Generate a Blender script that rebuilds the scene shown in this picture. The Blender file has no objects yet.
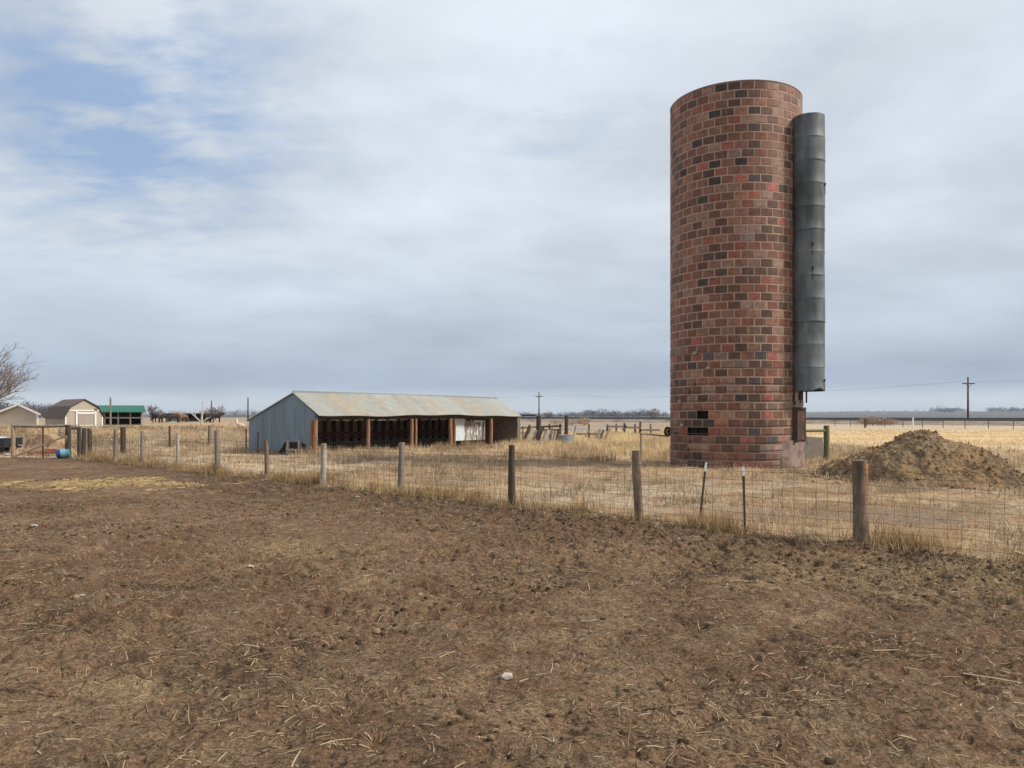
import bpy, bmesh, math, random
import numpy as np
from mathutils import Vector, Matrix
R = math.radians
random.seed(7); RNG = np.random.default_rng(7)
SC = bpy.context.scene
COL = SC.collection

# ------------------------------------------------------------------ camera, world, sun, exposure
EYE = 1.8          # camera height (m)
FPX = 800.0        # focal length in pixels for a 1024 px wide picture
HOR = 416.0        # row of the horizon
cam_d = bpy.data.cameras.new('camera'); cam = bpy.data.objects.new('camera', cam_d); COL.objects.link(cam)
cam.location = (0, 0, EYE); cam.rotation_euler = (R(90), 0, 0)
cam_d.sensor_width = 36; cam_d.lens = 36 * FPX / 1024; cam_d.shift_y = (HOR - 384) / 1024
cam_d.clip_start = 0.1; cam_d.clip_end = 20000
SC.camera = cam

SUN_EL, SUN_AZ = 42.0, 104.0      # azimuth clockwise from +Y (the view direction)
sun_dir = Vector((math.sin(R(SUN_AZ)) * math.cos(R(SUN_EL)), math.cos(R(SUN_AZ)) * math.cos(R(SUN_EL)), math.sin(R(SUN_EL))))
sd_ = bpy.data.lights.new('sun', 'SUN'); sd_.energy = 4.1; sd_.angle = R(11.0); sd_.color = (1.0, 0.94, 0.85)
sun = bpy.data.objects.new('sun', sd_); COL.objects.link(sun)
sun.rotation_euler = (-sun_dir).to_track_quat('-Z', 'Y').to_euler(); sun.location = (40, -20, 60)

SC.view_settings.view_transform = 'Standard'; SC.view_settings.look = 'None'
SC.view_settings.exposure = 0.0; SC.view_settings.gamma = 1.0

def build_world():
    w = bpy.data.worlds.new('World'); SC.world = w; w.use_nodes = True
    nt = w.node_tree; N = nt.nodes; L = nt.links; N.clear()
    out = N.new('ShaderNodeOutputWorld'); bg = N.new('ShaderNodeBackground'); bg.inputs[1].default_value = 0.1
    L.new(bg.outputs[0], out.inputs[0])
    sky = N.new('ShaderNodeTexSky'); sky.sky_type = 'NISHITA'; sky.sun_disc = False
    sky.sun_elevation = R(SUN_EL); sky.sun_rotation = R(SUN_AZ); sky.air_density = 1.0; sky.dust_density = 1.5
    tc = N.new('ShaderNodeTexCoord')
    sep = N.new('ShaderNodeSeparateXYZ'); L.new(tc.outputs['Generated'], sep.inputs[0])
    def math_(op, a, b=None, clamp=False):
        m = N.new('ShaderNodeMath'); m.operation = op; m.use_clamp = clamp
        for i, v in enumerate((a, b)):
            if v is None: continue
            if isinstance(v, (int, float)): m.inputs[i].default_value = v
            else: L.new(v, m.inputs[i])
        return m.outputs[0]
    # cloud deck: project the view direction on a horizontal sheet so that clouds flatten towards the horizon
    zz = math_('ADD', math_('MAXIMUM', sep.outputs[2], 0.0), 0.16)
    px = math_('DIVIDE', sep.outputs[0], zz); py = math_('DIVIDE', sep.outputs[1], zz)
    com = N.new('ShaderNodeCombineXYZ'); L.new(px, com.inputs[0]); L.new(py, com.inputs[1])
    def noise(scale, detail, rough, off, sx=1.0, sy=1.0):
        mp = N.new('ShaderNodeMapping'); mp.inputs[1].default_value = off; mp.inputs[3].default_value = (sx, sy, 1); L.new(com.outputs[0], mp.inputs[0])
        n = N.new('ShaderNodeTexNoise'); n.inputs['Scale'].default_value = scale; n.inputs['Detail'].default_value = detail
        n.inputs['Roughness'].default_value = rough; L.new(mp.outputs[0], n.inputs[0]); return n.outputs[0]
    n1 = noise(1.15, 7, 0.52, (3.1, 1.7, 0), 1.0, 0.8)
    n2 = noise(0.55, 4, 0.5, (11.3, 5.2, 0), 0.8, 1.3)
    n3 = noise(3.4, 5, 0.55, (2.0, 9.0, 0), 0.8, 1.0)
    # brightness of the deck by elevation
    rp = N.new('ShaderNodeValToRGB'); L.new(sep.outputs[2], rp.inputs[0]); cr = rp.color_ramp
    stops = [(0.0, (.60, .65, .69)), (.020, (.58, .64, .69)), (.036, (.42, .50, .61)), (.055, (.42, .50, .61)), (.11, (.525, .605, .695)),
             (.20, (.59, .66, .74)), (.34, (.65, .71, .79)), (.48, (.71, .765, .84)), (1.0, (.72, .77, .85))]
    while len(cr.elements) < len(stops): cr.elements.new(0.5)
    for e, (p, c) in zip(cr.elements, stops): e.position = p; e.color = (*c, 1)
    lum = math_('ADD', math_('MULTIPLY', math_('SUBTRACT', n1, 0.47), 0.95), math_('MULTIPLY', math_('SUBTRACT', n2, 0.46), 0.55))
    lum = math_('ADD', lum, math_('MULTIPLY', math_('SUBTRACT', n3, 0.5), 0.34))
    fade = math_('MULTIPLY', sep.outputs[2], 5.0, True)
    lum = math_('ADD', 1.0, math_('MULTIPLY', lum, math_('ADD', math_('MULTIPLY', fade, 0.65), 0.25)))
    vm = N.new('ShaderNodeVectorMath'); vm.operation = 'SCALE'; L.new(rp.outputs[0], vm.inputs[0]); L.new(math_('MULTIPLY', lum, 10.0), vm.inputs[3])
    # gaps where the blue shows through
    def gap(d, width, amt):
        dv = Vector(d).normalized()
        dt = N.new('ShaderNodeVectorMath'); dt.operation = 'DISTANCE'; L.new(tc.outputs['Generated'], dt.inputs[0]); dt.inputs[1].default_value = dv
        return math_('MULTIPLY', math_('SUBTRACT', 1.0, math_('DIVIDE', dt.outputs['Value'], width), True), amt)
    g = math_('ADD', gap((-425, 800, 290), 0.19, 1.0), gap((-330, 800, 365), 0.22, 0.7))
    g = math_('ADD', g, gap((55, 800, 320), 0.15, 0.45))
    g = math_('ADD', g, gap((-250, 800, 250), 0.2, 0.25))
    n4 = noise(6.5, 6, 0.6, (7.0, 3.0, 0), 0.7, 1.25)
    nz = math_('ADD', 0.20, math_('MULTIPLY', math_('SUBTRACT', 0.50, math_('ADD', math_('MULTIPLY', n1, .35), math_('ADD', math_('MULTIPLY', n3, .35), math_('MULTIPLY', n4, .30)))), 7.0))
    op = math_('MULTIPLY', g, nz, True)
    op = math_('MINIMUM', op, 0.78)
    thin = math_('MULTIPLY', math_('SUBTRACT', 0.46, n1), 2.0, True)
    op = math_('MAXIMUM', op, math_('MULTIPLY', thin, math_('MULTIPLY', fade, 0.45)))
    blue = N.new('ShaderNodeVectorMath'); blue.operation = 'MULTIPLY_ADD'; L.new(sky.outputs[0], blue.inputs[0])
    blue.inputs[1].default_value = (0.12, 0.12, 0.12); blue.inputs[2].default_value = (2.5, 3.9, 6.3)
    mx = N.new('ShaderNodeMix'); mx.data_type = 'RGBA'; L.new(op, mx.inputs[0]); L.new(vm.outputs[0], mx.inputs[6]); L.new(blue.outputs[0], mx.inputs[7])
    L.new(mx.outputs[2], bg.inputs[0])
build_world()

# ------------------------------------------------------------------ numpy noise
def _hash(ix, iy, seed):
    h = (ix.astype(np.int64) * 374761393 + iy.astype(np.int64) * 668265263 + seed * 1442695041) & 0xFFFFFFFF
    h = ((h ^ (h >> 13)) * 1274126177) & 0xFFFFFFFF
    h = (h ^ (h >> 16)) & 0xFFFFFFFF
    return h.astype(np.float64) / 0xFFFFFFFF
def vnoise(x, y, seed=0):
    x = np.asarray(x, float); y = np.asarray(y, float)
    ix = np.floor(x); iy = np.floor(y); fx = x - ix; fy = y - iy
    ux = fx * fx * fx * (fx * (fx * 6 - 15) + 10); uy = fy * fy * fy * (fy * (fy * 6 - 15) + 10)
    a = _hash(ix, iy, seed); b = _hash(ix + 1, iy, seed); c = _hash(ix, iy + 1, seed); d = _hash(ix + 1, iy + 1, seed)
    return (a * (1 - ux) + b * ux) * (1 - uy) + (c * (1 - ux) + d * ux) * uy - 0.5
def fbm(x, y, scale, octv=4, seed=0, gain=0.5):
    s = np.zeros_like(np.asarray(x, float)); a = 1.0; f = 1.0 / scale
    for k in range(octv):
        c, sn = math.cos(k * 0.7), math.sin(k * 0.7)
        s = s + a * vnoise((x * c - y * sn) * f + 17.3 * k, (x * sn + y * c) * f - 9.1 * k, seed + k * 13); a *= gain; f *= 2.03
    return s * 2
def sst(e0, e1, x):
    t = np.clip((np.asarray(x, float) - e0) / (e1 - e0), 0, 1); return t * t * (3 - 2 * t)
def mixc(a, b, t):
    t = np.asarray(t)[..., None]; return a * (1 - t) + np.asarray(b) * t

# ------------------------------------------------------------------ layout in plan (metres; camera at the origin looking along +Y)
SHED_A = np.array([-8.78, 36.0]); SH_U = np.array([.585, .811]); SH_V = np.array([-.811, .585]); SHED_LEN, SHED_DEP, SHED_RT = 15.6, 4.95, 1.58
SHED_B = SHED_A + SH_V * SHED_DEP
FENCE = [(7.9, 9.2), (5.0, 11.5), (2.2, 13.8), (0.0, 16.2), (-2.6, 18.7), (-5.0, 21.2), (-7.2, 23.5), (-9.25, 25.1), (-11.5, 27.5), (-13.6, 29.4), (-15.55, 31.4), (-18.0, 33.6)]

def lot_side(X, Y):                 # > 0 inside the bare dirt lot
    sd = (X - 5) * (-.694) + (Y - 11.5) * (-.72)
    return np.minimum(sd, 34.6 - Y + 0 * X)
def low_ground(X, Y):
    X = np.asarray(X, float); Y = np.asarray(Y, float)
    d = (X - SHED_B[0]) * SH_V[0] + (Y - SHED_B[1]) * SH_V[1]
    ang = X / np.maximum(Y, 1.0)
    pl = sst(39.0, 43.0, Y) * sst(0.6, 4.0, d) * sst(-0.01, -0.10, ang)
    edge = np.exp(-((Y - 43.0) / 1.8) ** 2) * sst(0.6, 4.0, d) * sst(-0.1, -0.3, ang)
    h = 0.93 * pl + 0.22 * edge
    r = np.hypot(X, Y)
    h = h + sst(600, 3300, Y) * (3 + 15 * sst(0.1, 0.55, ang) + 5 * sst(-0.2, -0.5, ang) + 5 * fbm(X, Y, 900, 3, 5) * sst(900, 2600, Y))
    h = h + 0.05 * fbm(X, Y, 9.0, 3, 3) * sst(60, 15, r)
    return h
def gz(x, y): return float(low_ground(np.array([x]), np.array([y]))[0])
def at(px, Y): return (px - 512) / FPX * Y
def zpx(py, Y): return EYE + (HOR - py) / FPX * Y

# ------------------------------------------------------------------ materials
def nodes_of(name):
    m = bpy.data.materials.new(name); m.use_nodes = True; nt = m.node_tree
    return m, nt, nt.nodes, nt.links, nt.nodes['Principled BSDF']
def M(name, col=None, rough=.85, metal=0.0, var=.3, scale=6.0, stretch=(1, 1, 1), bump=.25, bdist=.02, attr=False, stain=None, wave=None, spec=.3):
    m, nt, N, L, P = nodes_of(name)
    P.inputs['Roughness'].default_value = rough; P.inputs['Metallic'].default_value = metal; P.inputs['Specular IOR Level'].default_value = spec
    tc = N.new('ShaderNodeTexCoord'); mp = N.new('ShaderNodeMapping'); mp.inputs[3].default_value = stretch; L.new(tc.outputs['Object'], mp.inputs[0])
    nz = N.new('ShaderNodeTexNoise'); nz.inputs['Scale'].default_value = scale; nz.inputs['Detail'].default_value = 6; nz.inputs['Roughness'].default_value = .65; L.new(mp.outputs[0], nz.inputs[0])
    mr = N.new('ShaderNodeMapRange'); mr.inputs[1].default_value = .25; mr.inputs[2].default_value = .75; mr.inputs[3].default_value = 1 - var; mr.inputs[4].default_value = 1 + var; L.new(nz.outputs[0], mr.inputs[0])
    if attr:
        a = N.new('ShaderNodeAttribute'); a.attribute_name = 'Col'; src = a.outputs['Color']
    else:
        c = N.new('ShaderNodeRGB'); c.outputs[0].default_value = (*col, 1); src = c.outputs[0]
    if stain:
        sc, scol, lo, hi, sstr = stain
        mp2 = N.new('ShaderNodeMapping'); mp2.inputs[3].default_value = sstr; L.new(tc.outputs['Object'], mp2.inputs[0])
        n2 = N.new('ShaderNodeTexNoise'); n2.inputs['Scale'].default_value = sc; n2.inputs['Detail'].default_value = 5; L.new(mp2.outputs[0], n2.inputs[0])
        m2 = N.new('ShaderNodeMapRange'); m2.inputs[1].default_value = lo; m2.inputs[2].default_value = hi; L.new(n2.outputs[0], m2.inputs[0])
        mx = N.new('ShaderNodeMix'); mx.data_type = 'RGBA'; L.new(m2.outputs[0], mx.inputs[0]); L.new(src, mx.inputs[6]); mx.inputs[7].default_value = (*scol, 1); src = mx.outputs[2]
    v = N.new('ShaderNodeVectorMath'); v.operation = 'SCALE'; L.new(src, v.inputs[0]); L.new(mr.outputs[0], v.inputs[3]); L.new(v.outputs[0], P.inputs['Base Color'])
    h = nz.outputs[0]
    if wave:
        wv = N.new('ShaderNodeTexWave'); wv.wave_type = 'BANDS'; wv.bands_direction = wave[0]; wv.inputs['Scale'].default_value = wave[1]; wv.inputs['Distortion'].default_value = 0
        mp3 = N.new('ShaderNodeMapping'); mp3.inputs[2].default_value = (0, 0, wave[3] if len(wave) > 3 else 0); L.new(tc.outputs['Object'], mp3.inputs[0]); L.new(mp3.outputs[0], wv.inputs[0])
        ad = N.new('ShaderNodeMath'); ad.operation = 'MULTIPLY_ADD'; L.new(wv.outputs[0], ad.inputs[0]); ad.inputs[1].default_value = wave[2]; L.new(nz.outputs[0], ad.inputs[2]); h = ad.outputs[0]
    if bump:
        b = N.new('ShaderNodeBump'); b.inputs['Strength'].default_value = bump; b.inputs['Distance'].default_value = bdist; L.new(h, b.inputs['Height']); L.new(b.outputs[0], P.inputs['Normal'])
    return m
def M_ground():
    m, nt, N, L, P = nodes_of('ground_soil'); P.inputs['Roughness'].default_value = .95; P.inputs['Specular IOR Level'].default_value = .15
    a = N.new('ShaderNodeAttribute'); a.attribute_name = 'Col'
    g = N.new('ShaderNodeNewGeometry')
    def nz(sc, det, ro):
        n = N.new('ShaderNodeTexNoise'); n.inputs['Scale'].default_value = sc; n.inputs['Detail'].default_value = det; n.inputs['Roughness'].default_value = ro; L.new(g.outputs['Position'], n.inputs[0]); return n.outputs[0]
    def rng(s, a0, a1, b0, b1):
        r_ = N.new('ShaderNodeMapRange'); L.new(s, r_.inputs[0])
        for i, v in enumerate((a0, a1, b0, b1)): r_.inputs[1 + i].default_value = v
        return r_.outputs[0]
    f = nz(26, 8, .75); c = nz(2.2, 6, .7); d = nz(70, 4, .7)
    t = N.new('ShaderNodeMath'); t.operation = 'MULTIPLY'; L.new(rng(f, .36, .64, .45, 1.55), t.inputs[0]); L.new(rng(c, .3, .7, .9, 1.1), t.inputs[1])
    t2 = N.new('ShaderNodeMath'); t2.operation = 'MULTIPLY'; L.new(t.outputs[0], t2.inputs[0]); L.new(rng(d, .38, .62, .55, 1.45), t2.inputs[1])
    v = N.new('ShaderNodeVectorMath'); v.operation = 'SCALE'; L.new(a.outputs['Color'], v.inputs[0]); L.new(t2.outputs[0], v.inputs[3]); L.new(v.outputs[0], P.inputs['Base Color'])
    ad = N.new('ShaderNodeMath'); ad.operation = 'MULTIPLY_ADD'; L.new(d, ad.inputs[0]); ad.inputs[1].default_value = .4; L.new(f, ad.inputs[2])
    b = N.new('ShaderNodeBump'); b.inputs['Strength'].default_value = .8; b.inputs['Distance'].default_value = .05; L.new(ad.outputs[0], b.inputs['Height']); L.new(b.outputs[0], P.inputs['Normal'])
    return m
def M_plain_attr(name, rough=.8, spec=.2, trans=0.0):
    m, nt, N, L, P = nodes_of(name); P.inputs['Roughness'].default_value = rough; P.inputs['Specular IOR Level'].default_value = spec
    a = N.new('ShaderNodeAttribute'); a.attribute_name = 'Col'; L.new(a.outputs['Color'], P.inputs['Base Color'])
    if trans:
        tr = N.new('ShaderNodeBsdfTranslucent'); L.new(a.outputs['Color'], tr.inputs[0]); mx = N.new('ShaderNodeMixShader'); mx.inputs[0].default_value = trans
        L.new(P.outputs[0], mx.inputs[1]); L.new(tr.outputs[0], mx.inputs[2]); L.new(mx.outputs[0], nt.nodes['Material Output'].inputs[0])
    return m

MAT = {}
MAT['ground'] = M_ground()
MAT['grass'] = M_plain_attr('dry_grass_blades', .75, .2, .38)
MAT['wood_grey'] = M('weathered_grey_wood', (.22, .185, .15), .9, var=.45, scale=9, stretch=(3, 3, .5), bump=.5, stain=(3, (.10, .075, .055), .5, .75, (2, 2, .6)))
MAT['wood_pale'] = M('sun_bleached_wood', (.40, .35, .29), .9, var=.4, scale=9, stretch=(3, 3, .5), bump=.5, stain=(3, (.2, .15, .11), .5, .8, (2, 2, .6)))
MAT['wood_dark'] = M('dark_old_wood', (.065, .048, .036), .9, var=.45, scale=9, stretch=(3, 3, .5), bump=.5)
MAT['wood_brown'] = M('brown_treated_wood', (.205, .15, .105), .9, var=.5, scale=9, stretch=(3, 3, .5), bump=.5, stain=(2.5, (.07, .05, .035), .5, .75, (2, 2, .6)))
MAT['wood_orange'] = M('orange_stained_wood', (.33, .15, .07), .85, var=.55, scale=7, stretch=(3, 3, .6), bump=.5, stain=(3, (.17, .115, .085), .40, .62, (3, 3, .7)))
MAT['orange_wood'] = M('orange_strip_wood', (.44, .19, .075), .85, var=.5, scale=9, stretch=(4, 4, .5), bump=.5, stain=(4, (.13, .075, .045), .52, .7, (3, 3, .5)))
MAT['wood_tan'] = M('tan_lumber', (.34, .25, .16), .9, var=.35, scale=9, stretch=(2, 2, .8), bump=.4)
MAT['wood_green'] = M('mossy_green_wood', (.13, .135, .07), .9, var=.4, scale=9, stretch=(3, 3, .5), bump=.4)
MAT['wire'] = M('galvanised_wire', (.14, .115, .09), .6, metal=.3, var=.3, scale=3, bump=0)
MAT['tpost'] = M('rusty_steel_post', (.075, .045, .032), .75, metal=.1, var=.4, scale=14, bump=.2)
MAT['white_paint'] = M('white_paint', (.74, .73, .70), .6, var=.12, scale=10, bump=.05)
MAT['tile'] = M('glazed_clay_tile', None, .6, var=.5, scale=7, bump=.35, bdist=.015, attr=True, spec=.3, stain=(1.5, (.062, .040, .031), .56, .80, (1, 1, .10)))
MAT['mortar'] = M('tile_mortar', None, .95, var=.25, scale=9, bump=.5, bdist=.01, attr=True)
MAT['silo_inner'] = M('dark_silo_lining', (.11, .085, .07), .9, var=.3)
MAT['cavity'] = M('tile_cavity', (.018, .014, .012), .95, var=.2)
MAT['steel_dark'] = M('dark_galvanised_steel', (.140, .155, .160), .6, metal=.3, var=.35, scale=3.5, stretch=(1, 1, .35), bump=.2, bdist=.03, stain=(1.6, (.075, .08, .078), .42, .66, (1, 1, .3)))
MAT['hoop'] = M('hoop_steel', (.15, .105, .08), .7, metal=.2, var=.4, scale=4, bump=0)
MAT['rust'] = M('rusted_iron', (.055, .032, .024), .85, var=.6, scale=6, bump=.3, stain=(4, (.14, .06, .035), .5, .7, (1, 1, .6)))
MAT['plaster'] = M('pale_cement_wash', (.27, .20, .165), .95, var=.3, scale=5, bump=.5, stain=(3, (.17, .11, .085), .44, .64, (1, 1, 1)))
MAT['concrete'] = M('old_concrete', (.33, .29, .25), .95, var=.22, scale=4, bump=.4)
MAT['corr'] = M('blue_grey_corrugated_sheet', (.19, .25, .30), .55, metal=.25, var=.14, scale=1.2, stretch=(3, 3, .6), bump=.5, bdist=.02, wave=('X', 4.2, 1.2, math.atan2(.585, .811)), stain=(1.1, (.16, .19, .21), .5, .7, (2.5, 2.5, .35)))
MAT['roof_metal'] = M('corrugated_roof_sheet', None, .55, metal=.15, var=.16, scale=3, bump=.4, bdist=.02, attr=True, wave=('X', 4.2, 1.0, -math.atan2(.811, .585)))
MAT['shed_wood'] = M('dark_shed_boards', (.085, .040, .028), .9, var=.6, scale=7, bump=.4)
MAT['shed_panel'] = M('grimy_shed_sheet', (.21, .175, .155), .9, var=.35, scale=4, bump=.2)
MAT['shed_red'] = M('red_brown_board', (.15, .06, .045), .9, var=.5, scale=6, bump=.3)
MAT['peel'] = M('peeling_white_planks', (.66, .66, .63), .8, var=.2, scale=9, stretch=(2, 2, .5), bump=.4, stain=(3.2, (.22, .175, .135), .40, .50, (3.5, 3.5, .9)))
MAT['white_sheet'] = M('white_sheet_metal', (.62, .66, .67), .5, metal=.1, var=.12, scale=4, bump=.2)
MAT['dirt'] = M('pile_dirt', None, .95, var=.35, scale=11, bump=.8, bdist=.05, attr=True, spec=.1)
MAT['beige'] = M('beige_siding', (.40, .345, .275), .8, var=.1, scale=3, bump=.2, wave=('Z', 5.5, 1.0))
MAT['beige_dark'] = M('tan_door_panel', (.33, .28, .23), .8, var=.1, scale=3, bump=.2)
MAT['shingle'] = M('brown_shingles', (.125, .095, .085), .9, var=.3, scale=12, bump=.4)
MAT['green_roof'] = M('green_painted_metal', (.014, .115, .072), .5, var=.14, scale=3, bump=.2)
MAT['black'] = M('near_black_boards', (.02, .018, .017), .9, var=.4, scale=4)  # even near-black colour for shelter walls and front boards
MAT['teal'] = M('faded_teal_board', (.075, .13, .12), .85, var=.3, scale=4)
MAT['bark'] = M('grey_bark', (.16, .125, .105), .95, var=.35, scale=8, bump=.4)
MAT['bark_pale'] = M('bleached_bark', (.48, .43, .37), .9, var=.25, scale=8, bump=.3)
MAT['twig'] = M('twig_bark', (.26, .225, .21), .95, var=.25, scale=4, bump=0)
MAT['far_twig'] = M('far_twigs', (.20, .165, .15), .95, var=.25, scale=1, bump=0)
MAT['pole'] = M('utility_pole_wood', (.085, .06, .05), .9, var=.35, scale=4, bump=.2)
MAT['ballast'] = M('railway_ballast', (.03, .027, .027), .95, var=.4, scale=2, bump=.5)
MAT['bank'] = M('bank_weeds', (.25, .19, .135), .95, var=.4, scale=.8, bump=.5, stain=(.25, (.15, .105, .075), .45, .65, (1, 1, 1)))
MAT['rail'] = M('rail_steel', (.09, .07, .06), .5, metal=.5, var=.2, bump=0)
MAT['blue'] = M('dark_blue_plastic', (.03, .045, .20), .6, var=.1, bump=0)
MAT['cyan'] = M('sky_blue_plastic', (.18, .38, .48), .6, var=.1, bump=0)
MAT['tealp'] = M('teal_plastic', (.07, .27, .25), .6, var=.1, bump=0)
MAT['redp'] = M('faded_red_paint', (.40, .105, .07), .7, var=.25, scale=5, bump=.1)
MAT['tarp'] = M('pale_grey_tarp', (.48, .50, .52), .6, var=.15, scale=3, bump=.3)
MAT['charcoal'] = M('charcoal_paint', (.022, .022, .026), .6, var=.3, scale=5, bump=.1)
MAT['rubber'] = M('black_rubber', (.018, .018, .018), .8, var=.2, bump=.1)
MAT['tank'] = M('blue_grey_tank_steel', (.25, .28, .29), .6, metal=.2, var=.2, scale=3, bump=.1)
MAT['cow_black'] = M('black_hide', (.018, .014, .012), .7, var=.3, scale=4, bump=0)
MAT['cow_brown'] = M('dark_brown_hide', (.055, .028, .018), .7, var=.3, scale=4, bump=0)
MAT['cow_tan'] = M('red_brown_hide', (.19, .105, .06), .7, var=.3, scale=4, bump=0)
MAT['fleece'] = M('cream_fleece', (.62, .54, .40), .95, var=.15, scale=12, bump=.5)
MAT['hoofhorn'] = M('dark_horn', (.05, .04, .035), .6, var=.2, bump=0)
MAT['stone'] = M('pale_stone', (.46, .39, .33), .9, var=.2, scale=20, bump=.4)
MAT['paper'] = M('weathered_white_scrap', (.38, .34, .29), .8, var=.1, bump=0)
MAT['evergreen'] = M_plain_attr('far_foliage', .9, .1)
def M_water():
    m, nt, N, L, P = nodes_of('pond_water'); P.inputs['Base Color'].default_value = (.10, .10, .10, 1); P.inputs['Roughness'].default_value = .12; P.inputs['Specular IOR Level'].default_value = .9
    return m
MAT['water'] = M_water()

# ------------------------------------------------------------------ mesh building
class MB:
    def __init__(s): s.v = []; s.f = []; s.c = []; s.cur = None
    def add(s, vs, fs):
        b = len(s.v); s.v += [tuple(p) for p in vs]; s.f += [tuple(b + i for i in f) for f in fs]
        if s.cur is not None: s.c += [s.cur] * len(vs)
        return s
    def box(s, c, size, rz=0.0, rx=0.0, ry=0.0):
        m = Matrix.Rotation(rz, 3, 'Z') @ Matrix.Rotation(ry, 3, 'Y') @ Matrix.Rotation(rx, 3, 'X'); c = Vector(c)
        vs = [c + m @ Vector((x * size[0] / 2, y * size[1] / 2, z * size[2] / 2)) for x in (-1, 1) for y in (-1, 1) for z in (-1, 1)]
        return s.add(vs, [(0, 1, 3, 2), (4, 6, 7, 5), (0, 4, 5, 1), (2, 3, 7, 6), (0, 2, 6, 4), (1, 5, 7, 3)])
    def bar(s, a, b, w, t, up=(0, 0, 1)):     # rectangular board from a to b
        a = Vector(a); b = Vector(b); d = (b - a).normalized(); u = Vector(up)
        if abs(d.dot(u)) > .97: u = Vector((1, 0, 0)) if abs(d.x) < .9 else Vector((0, 1, 0))
        x = d.cross(u).normalized(); y = x.cross(d).normalized(); vs = []
        for p in (a, b):
            for sx, sy in ((-1, -1), (1, -1), (1, 1), (-1, 1)): vs.append(p + x * sx * t / 2 + y * sy * w / 2)
        return s.add(vs, [(3, 2, 1, 0), (4, 5, 6, 7), (0, 1, 5, 4), (1, 2, 6, 5), (2, 3, 7, 6), (3, 0, 4, 7)])
    def tube(s, pts, rad, n=8, caps=True):
        pts = [Vector(p) for p in pts]; k = len(pts)
        rad = [rad] * k if isinstance(rad, (int, float)) else rad
        t0 = (pts[1] - pts[0]).normalized(); ref = Vector((1, 0, 0)) if abs(t0.x) < .8 else Vector((0, 1, 0))
        vs = []; fs = []
        for i, p in enumerate(pts):
            t = (pts[min(i + 1, k - 1)] - pts[max(i - 1, 0)]).normalized()
            x = t.cross(ref)
            if x.length < 1e-4: x = t.cross(Vector((0, 1, 0)))
            x.normalize(); y = t.cross(x)
            for j in range(n):
                a = 2 * math.pi * j / n; vs.append(p + (x * math.cos(a) + y * math.sin(a)) * rad[i])
        for i in range(k - 1):
            for j in range(n):
                j2 = (j + 1) % n; fs.append((i * n + j, i * n + j2, (i + 1) * n + j2, (i + 1) * n + j))
        if caps and n > 3: fs.append(tuple(reversed(range(n)))); fs.append(tuple((k - 1) * n + j for j in range(n)))
        return s.add(vs, fs)
    def lathe(s, c, prof, n=32, a0=0.0, a1=2 * math.pi, closed=True):
        vs = []; fs = []; k = len(prof)
        m = n if closed else n + 1
        for r, z in prof:
            for j in range(m):
                a = a0 + (a1 - a0) * j / n; vs.append((c[0] + r * math.cos(a), c[1] + r * math.sin(a), c[2] + z))
        for i in range(k - 1):
            for j in range(n):
                j2 = (j + 1) % m; fs.append((i * m + j, i * m + j2, (i + 1) * m + j2, (i + 1) * m + j))
        return s.add(vs, fs)
    def ring(s, c, r, z, w, t, n=64):        # flat band
        return s.lathe(c, [(r, z - w / 2), (r + t, z - w / 2), (r + t, z + w / 2), (r, z + w / 2), (r, z - w / 2)], n)
    def prism(s, poly, d):                    # polygon (list of 3D points) extruded by vector d
        n = len(poly); d = Vector(d); vs = [Vector(p) for p in poly] + [Vector(p) + d for p in poly]
        fs = [tuple(reversed(range(n))), tuple(range(n, 2 * n))] + [(i, (i + 1) % n, n + (i + 1) % n, n + i) for i in range(n)]
        return s.add(vs, fs)
ORG = {}
def link(o, parent=None):
    COL.objects.link(o)
    if parent is not None: o.parent = parent
    return o
def thing(name, label, cat, loc, group=None):
    o = bpy.data.objects.new(name, None); o.location = loc; o.empty_display_size = .3; link(o); ORG[o.name] = Vector(loc)
    o['label'] = label; o['category'] = cat
    if group: o['group'] = group
    return o
def tag(o, label, cat, group=None):
    o['label'] = label; o['category'] = cat
    if group: o['group'] = group
    return o
def build(name, mb, mat, parent=None, org=None, smooth=False, kind=None, sharp=None):
    """ONE mesh object; vertices are world positions, moved into the parent's frame (or round org)"""
    if parent is not None: base = ORG[parent.name]; loc = Vector((0, 0, 0))
    else: base = Vector(org) if org is not None else Vector((0, 0, 0)); loc = base
    me = bpy.data.meshes.new(name); me.from_pydata([Vector(p) - base for p in mb.v], [], mb.f); me.update()
    bm = bmesh.new(); bm.from_mesh(me); bmesh.ops.recalc_face_normals(bm, faces=bm.faces); bm.to_mesh(me); bm.free()
    if mb.c:
        ca = me.color_attributes.new('Col', 'FLOAT_COLOR', 'POINT'); ca.data.foreach_set('color', np.array([(*c, 1) for c in mb.c], np.float32).ravel())
    if smooth: me.polygons.foreach_set('use_smooth', [True] * len(me.polygons))
    me.materials.append(MAT[mat] if isinstance(mat, str) else mat)
    o = bpy.data.objects.new(name, me); o.location = loc; link(o, parent); ORG[o.name] = base
    if smooth and sharp: 
        me.set_sharp_from_angle(angle=R(sharp))
    if kind: o['kind'] = kind
    return o
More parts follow.
